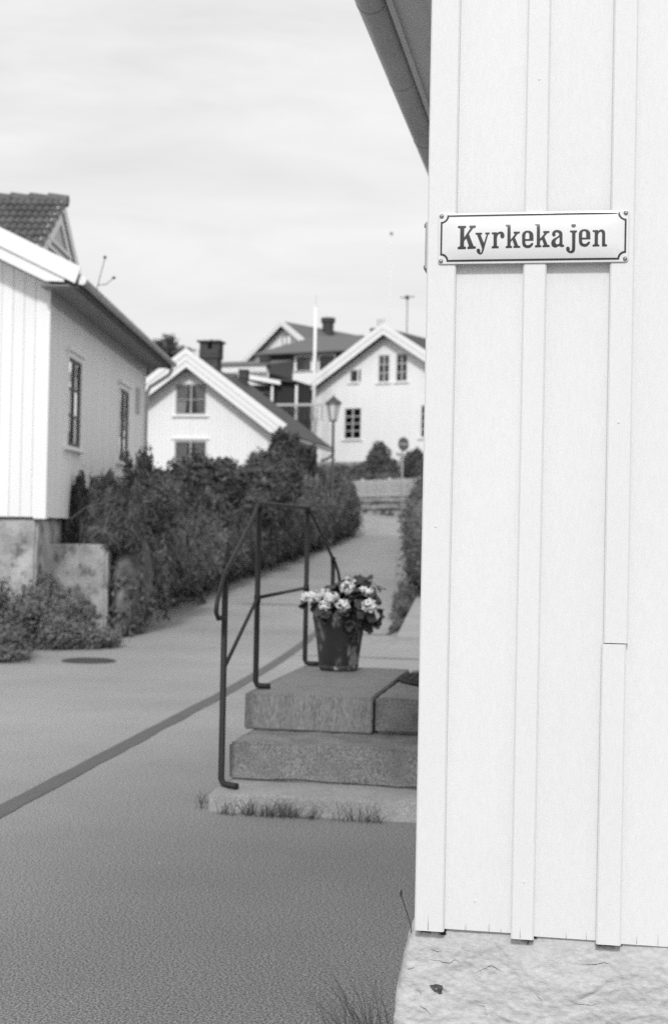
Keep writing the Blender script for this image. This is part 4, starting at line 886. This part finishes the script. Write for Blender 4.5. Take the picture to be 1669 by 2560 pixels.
for k in range(14): MB().box(-.36 + k * .19, -.33 + k * .19, -.49, -.46, 6.3, 6.92).build('baluster', 'darkwood', Eh)
E2 = thing('outbuilding', 'low outbuilding with dark sloping roof beside the larger white house', 'shed', (-13.35, 67.6, 5.0), R(-8))
MB().box(-.55, 1.6, .25, 2.6, 5.0, 7.1).build('wall', 'darkwood', E2)
mb = MB(); mb.hexa([(-.75, -.1, 8.05), (1.9, -.1, 7.05), (1.9, 2.9, 7.05), (-.75, 2.9, 8.05), (-.75, -.1, 8.15), (1.9, -.1, 7.15), (1.9, 2.9, 7.15), (-.75, 2.9, 8.15)]); mb.build('roof', 'roofdark', E2)
MB().extr([(-.75, -.14, 8.06), (1.9, -.14, 7.06), (1.9, -.14, 7.16), (-.75, -.14, 8.16)], (0, .03, 0)).build('bargeboard', 'greytrim', E2)

# ------------------------------------------------------------------ far fence, stone wall, poles, lamp, traffic sign
fw = thing('stone_wall', 'rough low stone wall under the picket fence at the street end', 'wall', (FA.x, FA.y, 2.2), math.atan2(fdir.y, fdir.x))
rs = random.Random(4); Lw = 13.0; MB().box(1, Lw, .10, .5, 2.0, 2.92).build('wall_core', 'soil', fw)
for row, (za, zb) in enumerate(((2.05, 2.42), (2.44, 2.70), (2.72, 2.95))):
    x = 1.0 + row * .2
    while x < Lw:
        wv = rs.uniform(.35, .9); rock_block('stone', 'stone', fw, x, x + wv - .012, -.02 + rs.uniform(-.05, .04), .2, za + rs.uniform(-.02, .02), zb + rs.uniform(-.02, .02), .03, .14, 4, .05); x += wv
fc = thing('picket_fence', 'white picket fence on the low stone wall at the street end', 'fence', (FA.x + fn.x * .1, FA.y + fn.y * .1, 2.95), math.atan2(fdir.y, fdir.x))
for z0 in (3.02, 3.50): MB().box(1.0, Lw, .03, .07, z0, z0 + .085).build('rail', 'fence', fc)
for k in range(7): MB().box(1.0 + k * 2 - .05, 1.05 + k * 2, .03, .12, 2.93, 3.75).build('post', 'fence', fc)
pk = MB(); pk.extr([(-.026, 0, 2.99), (.026, 0, 2.99), (.026, 0, 3.64), (0, 0, 3.69), (-.026, 0, 3.64)], (0, .02, 0)); p0 = pk.build('picket', 'fence', fc); first = True
for k in range(120):
    o = p0 if first else p0.copy()
    if not first: COL.objects.link(o)
    first = False; o.parent = fc; o.location = (1.05 + k * .1, 0, random.uniform(-.01, .01))
fp = thing('flagpole', 'white flagpole standing in front of the dark hill house', 'flagpole', (-11.52, 60.8, 5.5), 0, None, True)
MB().tube([(-11.52, 60.8, 5.3), (-11.52, 60.8, 11.3)], [.075, .065], 10).build('pole', 'trim', fp, smooth=True); MB().lathe([(.01, 0), (.06, .03), (.06, .07), (.01, .1)], (-11.52, 60.8, 11.3), 10).build('finial', 'trim', fp)
MB().tube([(-11.52, 60.8, 11.4), (-11.5, 60.8, 11.8)], .008, 5).build('rod', 'postgrey', fp)
fp = thing('flagpole', 'very tall thin white flagpole behind the larger white house', 'flagpole', (-11.2, 82.5, 5.0), 0, None, True)
MB().tube([(-11.2, 82.5, 4.0), (-11.2, 82.5, 19.0)], [.09, .035], 8).build('pole', 'pole', fp, smooth=True); MB().lathe([(.01, 0), (.09, .05), (.09, .12), (.01, .17)], (-11.2, 82.5, 19.0), 10).build('finial', 'rail', fp)
ta = thing('roof_aerial', 'small television aerial on a thin mast over the larger white house roof', 'aerial', (-8.33, 67.43, 10.8), 0, None, True)
MB().tube([(-8.33, 67.43, 10.4), (-8.33, 67.43, 12.9)], .022, 6).build('mast', 'rail', ta)
MB().tube([(-8.66, 67.36, 12.78), (-8.0, 67.48, 12.84)], .016, 5).build('boom', 'rail', ta)
for k in range(7): MB().tube([(-8.62 + k * .1, 67.37 + k * .018 - .25, 12.785 + k * .01), (-8.62 + k * .1, 67.37 + k * .018 + .25, 12.785 + k * .01)], .010, 4).build('element', 'postgrey', ta)
MB().box(-8.42, -8.26, 67.36, 67.46, 12.70, 12.88).build('feed_box', 'rail', ta)
lz = hsm(43.3)
la = thing('street_lamp', 'black street lamp with tapered lantern standing behind the rounded shrub', 'lamp', (-7.55, 43.3, lz), 0, None, True)
MB().tube([(-7.55, 43.3, lz), (-7.55, 43.3, lz + .8), (-7.56, 43.3, lz + .85), (-7.58, 43.3, 4.82), (-7.585, 43.3, 4.95)], [.075, .07, .048, .042, .03], 12).build('post', 'lampmetal', la, smooth=True)
LC = (-7.585, 43.3)
def sq(mb, r0, z0, r1, z1, k=6):
    vs = [(LC[0] + r0 * math.cos(2 * math.pi * i / k), LC[1] + r0 * math.sin(2 * math.pi * i / k), z0) for i in range(k)] + [(LC[0] + r1 * math.cos(2 * math.pi * i / k), LC[1] + r1 * math.sin(2 * math.pi * i / k), z1) for i in range(k)]
    return mb.add(vs, [(i, (i + 1) % k, k + (i + 1) % k, k + i) for i in range(k)] + [tuple(range(k)), tuple(k + i for i in range(k))])
ln = sq(MB(), .105, 4.96, .205, 5.48).build('lantern_glass', 'lampglass', la)
for i in range(6):
    a = math.pi * i / 3; MB().tube([(LC[0] + .108 * math.cos(a), LC[1] + .108 * math.sin(a), 4.95), (LC[0] + .21 * math.cos(a), LC[1] + .21 * math.sin(a), 5.49)], .011, 6).build('lantern_bar', 'lampmetal', la)
sq(MB(), .12, 4.93, .12, 4.97).build('lantern_base', 'lampmetal', la)
rfm = MB(); sq(rfm, .27, 5.47, .26, 5.51); sq(rfm, .26, 5.51, .085, 5.66); sq(rfm, .075, 5.65, .05, 5.70); sq(rfm, .03, 5.70, .008, 5.78); rfm.build('lantern_roof', 'lampmetal', la)
ts = thing('no_entry_sign', 'round no entry traffic sign on a thin post at the street end', 'road sign', (-6.18, 49.65, hsm(49.65)), R(48))
sz = 4.65
MB().tube([(0, .03, hsm(49.65)), (0, .03, sz + .2)], .03, 10).build('post', 'postgrey', ts, smooth=True)
def disc(r0, y0, y1, m, nm, k=32, z=sz):
    mb = MB(); vs = [(r0 * math.cos(2 * math.pi * i / k), yy, z + r0 * math.sin(2 * math.pi * i / k)) for yy in (y0, y1) for i in range(k)]; mb.add(vs, [(i, (i + 1) % k, k + (i + 1) % k, k + i) for i in range(k)] + [tuple(range(k)), tuple(k + i for i in range(k))]); return mb.build(nm, m, ts)
disc(.245, -.02, -.004, 'signdark', 'sign_disc'); MB().box(-.19, .19, -.027, -.022, sz - .038, sz + .038).build('bar', 'signpale', ts)
MB().box(-.30, .0, .0, .03, 4.23, 4.33).build('side_plate', 'postgrey', ts)

# ------------------------------------------------------------------ planting
# long hedge along the left road edge
hb = [(-6.27, 19.15, .70, .26, .40, .95), (-6.42, 19.8, .85, .42, .6, 1.0), (-6.62, 20.7, .9, .5, .7, 1.05), (-6.2, 18.85, .35, .16, .25, .5)]
rsh = random.Random(21)
for k in range(46):
    y = rsh.uniform(19.5, 46); hb.append((lroad(y) - rsh.uniform(-.3, .9), y, float(np.interp(y, [19, 26, 40, 46], [1.85, 2.1, 2.9, 3.2])), rsh.uniform(.05, .10), rsh.uniform(.06, .14), rsh.uniform(.2, .42)))
for y in np.arange(19.9, 46.5, .8):
    x = lroad(y) - .10; z0 = hsm(y); top = float(np.interp(y, [19, 22, 26, 32, 40, 46], [1.75, 1.9, 1.95, 2.15, 2.7, 3.0])) + .15 * noise.noise((y * .7, 0, 0))
    hb.append((x, y, (z0 + top) / 2, .62 + .1 * noise.noise((y, 3, 0)), .75, (top - z0) / 2 + .08))
    hb.append((x - .75, y + .3, (z0 + top) / 2 + .25, .7, .8, (top - z0) / 2 + .02))
shrub('hedge', 'long dark trailing hedge along the left edge of the street', 'hedge', (-7.3, 30, .2), hb, 150000, .11, 'hedge', 11, None, .6, .2, 0, 1.3, .36, .6, 10, None, .74, 30)
shrub('conifer_shrub', 'dark upright conifer shrub in the corner of the left house wall', 'shrub', (-6.95, 18.9, 1.2), [(-6.98, 18.75, 1.55, .16, .2, .62), (-6.82, 18.8, 1.65, .11, .18, .66), (-6.60, 18.85, 1.62, .17, .22, .62), (-6.43, 18.85, 1.70, .15, .2, .58), (-6.26, 18.9, 1.6, .16, .25, .58), (-6.1, 18.95, 1.55, .16, .3, .5), (-6.55, 18.8, 1.42, .5, .3, .3)], 16000, .10, 'leafdark', 12, None, .3, .12, 3.2, 0, .16, .6, 5, 1.2, .8)
shrub('wispy_shrub', 'loose shrub with thin upright shoots beside the left house wall', 'shrub', (-6.25, 20.2, 1.1), [(-6.45, 20.0, 1.75, .35, .5, .45), (-6.55, 20.7, 1.95, .45, .6, .45), (-6.75, 21.8, 2.05, .5, .7, .45), (-6.5, 19.9, 2.25, .07, .12, .38), (-6.62, 20.9, 2.4, .08, .15, .36), (-6.9, 22.1, 2.5, .10, .15, .34), (-6.35, 19.8, 2.1, .05, .1, .3)], 9000, .075, 'leafmid', 13, None, .5, .16, 1.2, 0, .4, .4, 5, 1.0, .6)
shrub('rhododendron', 'broad rhododendron bush in front of the cottage, above the hedge', 'shrub', (-8.6, 29.5, 1.4), [(-8.75, 29.4, 2.12, .75, .9, .68), (-8.15, 29.7, 2.40, .62, .9, .68), (-7.75, 30.2, 2.50, .55, .8, .60), (-9.35, 29.6, 1.9, .5, .8, .6), (-8.4, 29.2, 1.9, 1.2, .8, .5)], 26000, .13, 'leafdark', 14, None, .62, .2, 0, 0, .36, .6, 6, None, .8, 34)
shrub('leafy_shrub', 'tall leafy shrub right of the rhododendron, in front of the cottage corner', 'shrub', (-8.2, 35.0, 1.6), [(-8.3, 34.3, 2.25, .7, .8, .75), (-7.9, 35.2, 2.55, .75, .8, .8), (-8.15, 36.2, 2.95, .55, .7, .6), (-7.75, 36.4, 2.9, .55, .7, .7), (-7.75, 33.2, 2.15, .6, .8, .6)], 26000, .12, 'leafdark', 15, None, .62, .2, 0, 0, .4, .58, 6, None, .8, 30)
shrub('climbing_shrub', 'very dark climbing shrub against the right side of the cottage', 'shrub', (-9.0, 43.4, 2.3), [(-9.28, 43.6, 3.85, .34, .6, .75), (-8.95, 43.7, 3.75, .42, .6, .75), (-8.55, 43.8, 3.35, .42, .6, .75), (-8.9, 43.3, 2.9, .85, .8, .75), (-9.32, 43.8, 4.35, .16, .3, .36), (-8.85, 43.8, 4.3, .12, .2, .28), (-8.3, 43.8, 3.9, .12, .2, .35)], 22000, .12, 'ivy', 16, None, .55, .2, 0, 0, .42, .6, 5, None, .82, 30)
shrub('rounded_shrub', 'rounded dense shrub at the far end of the hedge under the lamp', 'shrub', (-7.95, 45.4, 1.2), [(-7.85, 45.6, 2.5, .68, .9, 1.2), (-8.3, 44.6, 2.5, .6, .8, 1.15), (-7.75, 46.8, 2.2, .55, .8, .95), (-8.05, 45.0, 3.1, .5, .6, .55)], 26000, .10, 'hedge', 17, None, .45, .2, 0, .6, .4, .7, 5, None, .86, 26)
shrub('cypress_bush', 'narrow dark bush beside the downpipe of the left house', 'shrub', (-9.35, 30.5, 1.5), [(-9.62, 30.4, 2.3, .2, .3, .75), (-9.55, 30.4, 1.9, .25, .3, .5)], 2600, .09, 'leafdark', 18, None, .4, .2, 2, 0, .3, .6, 2)
# street-side weeds and bushes at the left
shrub('roadside_bush', 'low bush at the left picture edge beside the asphalt', 'shrub', (-6.6, 15.4, 0), [(-6.75, 15.1, .34, .30, .35, .40), (-6.40, 15.25, .22, .26, .4, .26), (-7.05, 15.3, .50, .36, .4, .42), (-6.35, 14.95, .10, .40, .3, .14), (-7.4, 15.6, .55, .5, .5, .45), (-6.6, 15.5, .60, .16, .2, .26), (-6.95, 15.0, .72, .14, .2, .22), (-6.2, 15.2, .12, .14, .2, .2)], 17000, .055, 'leafmid', 19, None, .75, .32, .8, 0, .34, .25, 6, -.02, .45, 22)
shrub('roadside_bush', 'low spreading bush in front of the stained concrete wall', 'shrub', (-6.3, 16.9, 0), [(-6.42, 16.7, .22, .40, .35, .26), (-6.08, 17.0, .14, .34, .4, .18), (-6.72, 16.9, .42, .24, .35, .32), (-6.78, 17.3, .66, .26, .3, .28), (-6.35, 17.2, .48, .22, .25, .24), (-6.10, 17.2, .40, .14, .2, .16), (-5.86, 17.2, .08, .2, .3, .12), (-6.55, 16.6, .5, .12, .15, .22)], 14000, .055, 'leafpale', 20, None, .75, .32, .5, 0, .32, .2, 6, -.02, .4, 22)
shrub('weed_patch', 'small pale weeds at the foot of the concrete wall end', 'weeds', (-6.5, 19.0, 0), [(-6.42, 18.9, .12, .22, .3, .22), (-6.25, 19.4, .08, .2, .3, .16), (-6.6, 19.6, .2, .2, .4, .28)], 3200, .05, 'leafpale', 21, None, .5, .25, 0, 0, .45, .3, 2, -.02, .5)
bt = thing('bare_twigs', 'pale bare twigs in front of the dark conifer shrub', 'branch', (-6.3, 18.0, 1.2), 0, None, True)
for pts in ([(-6.72, 18.30, 1.52), (-6.63, 17.93, 1.61), (-6.4, 17.87, 1.77), (-6.30, 17.9, 1.80), (-6.05, 17.9, 1.88)], [(-6.4, 17.88, 1.77), (-6.34, 17.95, 1.66), (-6.22, 18.05, 1.53)], [(-6.42, 18.2, 1.28), (-6.36, 17.9, 1.35), (-6.18, 17.9, 1.49), (-6.06, 17.92, 1.36), (-5.98, 17.95, 1.28)], [(-6.16, 17.92, 1.48), (-6.10, 17.95, 1.72), (-6.0, 17.95, 1.9)], [(-6.6, 18.2, 1.25), (-6.5, 18.0, 1.45), (-6.5, 17.95, 1.6)]):
    MB().tube(pts, [.007] + [.006] * (len(pts) - 2) + [.003], 6).build('twig', 'twig', bt)
# right-hand hedge beyond the steps and the pale slab in front of it
rb = []
for y in np.arange(27.9, 46, .8):
    x = float(np.interp(y, [27, 39, 46], [-2.75, -4.1, -4.9])); z0 = hsm(y); rb.append((x + .1 * noise.noise((y, 9, 0)), y, z0 + 1.1, .62, .8, 1.12 + .08 * noise.noise((y, 5, 0))))
shrub('hedge', 'dark clipped hedge on the right side of the street beyond the flower pot', 'hedge', (-3.2, 34, .4), rb, 42000, .085, 'hedge', 22, None, .5, .22, 0, .6, .42, .72, 8, None, .86, 20)
rp = thing('paved_ramp', 'pale concrete ramp slab in front of the right hedge', 'slab', (-2.4, 19.4, 0), 0, None, True)
mb = MB(); mb.extr([(-2.46, 19.45, -.05), (-.6, 19.3, -.05), (-.6, 27.5, .12), (-3.12, 27.5, .12)], (0, 0, .16)); mb.build('slab', 'concrete', rp, bevel=.02)
MB().extr([(-2.55, 19.35, -.06), (-.6, 19.2, -.06), (-.6, 19.45, -.06), (-2.45, 19.55, -.06)], (0, 0, .095)).build('slab_edge', 'concrete', rp)
shrub('weed_patch', 'dark weeds along the left edge of the pale ramp slab', 'weeds', (-2.9, 23, 0), [(-3.22, 26.4, .22, .16, 1.0, .30), (-2.98, 24.2, .16, .12, 1.1, .2), (-2.72, 21.8, .06, .09, 1.1, .12), (-3.32, 27.6, .3, .2, .5, .35)], 5000, .055, 'leafmid', 23, None, .5, .2, 0, 0, .42, .4, 2, 0, .6)
# garden above the stone wall
shrub('garden_bush', 'taller garden bush against the larger white house behind the fence', 'shrub', (-8.5, 60.0, 3.6), [(-8.5, 60.0, 4.6, .55, .5, .75), (-8.75, 60.0, 4.15, .7, .5, .55), (-8.1, 59.8, 4.15, .6, .5, .5), (-8.48, 60.0, 5.1, .25, .25, .35)], 9000, .11, 'leafdark', 24, None, .55, .22, 0, 0, .42, .5, 4, None, .74)
shrub('garden_bush', 'low garden bushes behind the fence left of the taller bush', 'shrub', (-9.6, 60.1, 3.4), [(-9.9, 60.3, 3.95, .6, .5, .45), (-9.2, 59.8, 3.9, .6, .5, .5), (-8.0, 58.8, 3.75, .8, .4, .4), (-7.4, 58.2, 3.7, .5, .4, .35)], 9000, .10, 'leafmid', 25, None, .55, .22, 0, 0, .42, .5, 4, None, .74)
shrub('garden_bush', 'garden bush behind the no entry sign and fence', 'shrub', (-6.7, 58.0, 3.5), [(-6.9, 58.2, 4.25, .45, .5, .7), (-6.4, 57.6, 4.1, .5, .5, .65), (-5.9, 57.0, 3.9, .5, .5, .6), (-6.7, 58.3, 4.7, .25, .3, .35)], 9000, .11, 'leafdark', 26, None, .55, .22, 0, 0, .42, .5, 4, None, .74)
shrub('pine_tree', 'dark tree crown far behind the cottage roof', 'tree', (-26, 87, 7.5), [(-25.9, 86.7, 13.0, .75, .9, .75), (-26.9, 87.0, 12.6, 1.1, 1.0, .9), (-25.0, 86.9, 12.6, .8, .9, .5), (-28.2, 87.2, 12.8, 1.2, 1, 1.0), (-26.4, 87, 11.3, 2.0, 1.4, 1.2)], 9000, .2, 'leafdark', 27, None, .6, .22, 0, 0, .4, .5, 1, None, .74)
MB().tube([(-26, 87, 7.0), (-26.1, 87, 10), (-26.0, 86.9, 12.5)], [.25, .2, .08], 8).build('trunk', 'bark', [o for o in COL.objects if o.name.startswith('pine_tree')][0])
# grass at the bottom step and at the near foundation
grass('grass_tuft', 'dark grass tufts growing along the foot of the bottom stone step', 'grass', [(-1.82, 7.33, -.01), (-1.72, 7.34, -.01), (-1.60, 7.335, -.01), (-1.55, 7.33, -.01), (-1.45, 7.34, -.01), (-1.36, 7.335, -.01), (-1.66, 7.335, -.01), (-1.50, 7.335, -.01)], 26, .03, .15, .085, 31, 'grass', (.1, 0), .0022)
grass('grass_tuft', 'fan of loose grass right of the tufts at the bottom step', 'grass', [(-1.17, 7.32, -.01), (-1.08, 7.33, -.01), (-1.03, 7.32, -.01)], 18, .05, .17, .10, 32, 'grass', (-.15, 0), .0022)
grass('grass_tuft', 'short dry grass by the left end of the bottom step', 'grass', [(-1.98, 7.45, -.01), (-2.02, 7.6, -.01)], 10, .05, .12, .06, 33, 'grass', (0, 0), .0025)
grass('grass_tuft', 'tall arching grass against the near rough foundation', 'grass', [(-.50, 3.62, 0), (-.52, 3.75, 0), (-.54, 3.9, 0), (-.50, 3.55, 0), (-.56, 3.7, 0)], 44, .14, .42, .12, 34, 'grass', (-.26, 0), .0017)
sk = thing('weed_stalk', 'thin weed stalk with a seed head by the bottom house corner', 'weed', (-.46, 3.6, 0), 0, None, True)
MB().tube([(-.47, 3.60, -.01), (-.40, 3.60, .42), (-.405, 3.595, .51), (-.43, 3.59, .585)], .0013, 6).build('stem', 'bark', sk)
MB().lathe([(.001, -.006), (.0035, .0), (.0035, .006), (.001, .012)], (-.431, 3.59, .588), 8).build('seed_head', 'bark', sk)

# small pale chips and leaf litter scattered on the asphalt
rng = np.random.default_rng(77); mb = MB()
for k in range(240):
    y = 4.2 + 10 * rng.uniform() ** 1.5; x = rng.uniform(-4.5 if y > 8 else -2.2, -.5); r_ = rng.uniform(.002, .006) * (1.6 if k % 17 == 0 else 1)
    if -1.96 < x and 7.3 < y < 11.5: continue
    a = rng.uniform(0, 6.28); z = roadz(x, y)
    q = [(x + r_ * math.cos(a + i * 1.57) * (1 if i % 2 else .6), y + r_ * math.sin(a + i * 1.57) * (1 if i % 2 else .6), z - .001) for i in range(4)]
    mb.add(q + [(x, y, z + r_ * .6)], [(0, 1, 4), (1, 2, 4), (2, 3, 4), (3, 0, 4)])
o = mb.build('gravel', 'concrete'); o['kind'] = 'stuff'; tag(o, 'scattered pale grit and chips on the near asphalt', 'gravel')
# painted nail heads and weather splits in the near boards
for (x, z) in ((-.118, 2.62), (-.121, .66), (.086, 1.78), (.084, .62), (-.352, 1.52), (-.24, .60)):
    yy = YW - .001 if x < -.3 or -.15 < x < -.09 or .05 < x < .12 else YW + .023
    MB().tube([(x, yy + .002, z), (x, yy - .0012, z)], [.0030, .0024], 10).build('nail', 'paint', nh)
for (x, z0, hgt, wd, f) in ((-.352, .528, .040, .0012, 0), (-.262, .528, .018, .001, 1), (-.205, .527, .024, .001, 1), (-.176, .526, .014, .0009, 1), (-.128, .524, .026, .001, 0), (-.018, .524, .016, .001, 1), (.03, .524, .022, .0009, 1), (.096, .525, .016, .001, 0), (.15, .522, .02, .001, 1), (.20, .522, .03, .0008, 1)):
    yy = YW - .0012 if f == 0 else YW + .0225
    MB().add([(x - wd / 2, yy, z0), (x + wd / 2, yy, z0), (x + wd * .1, yy, z0 + hgt)], [(0, 1, 2)]).build('split', 'crack', nh)
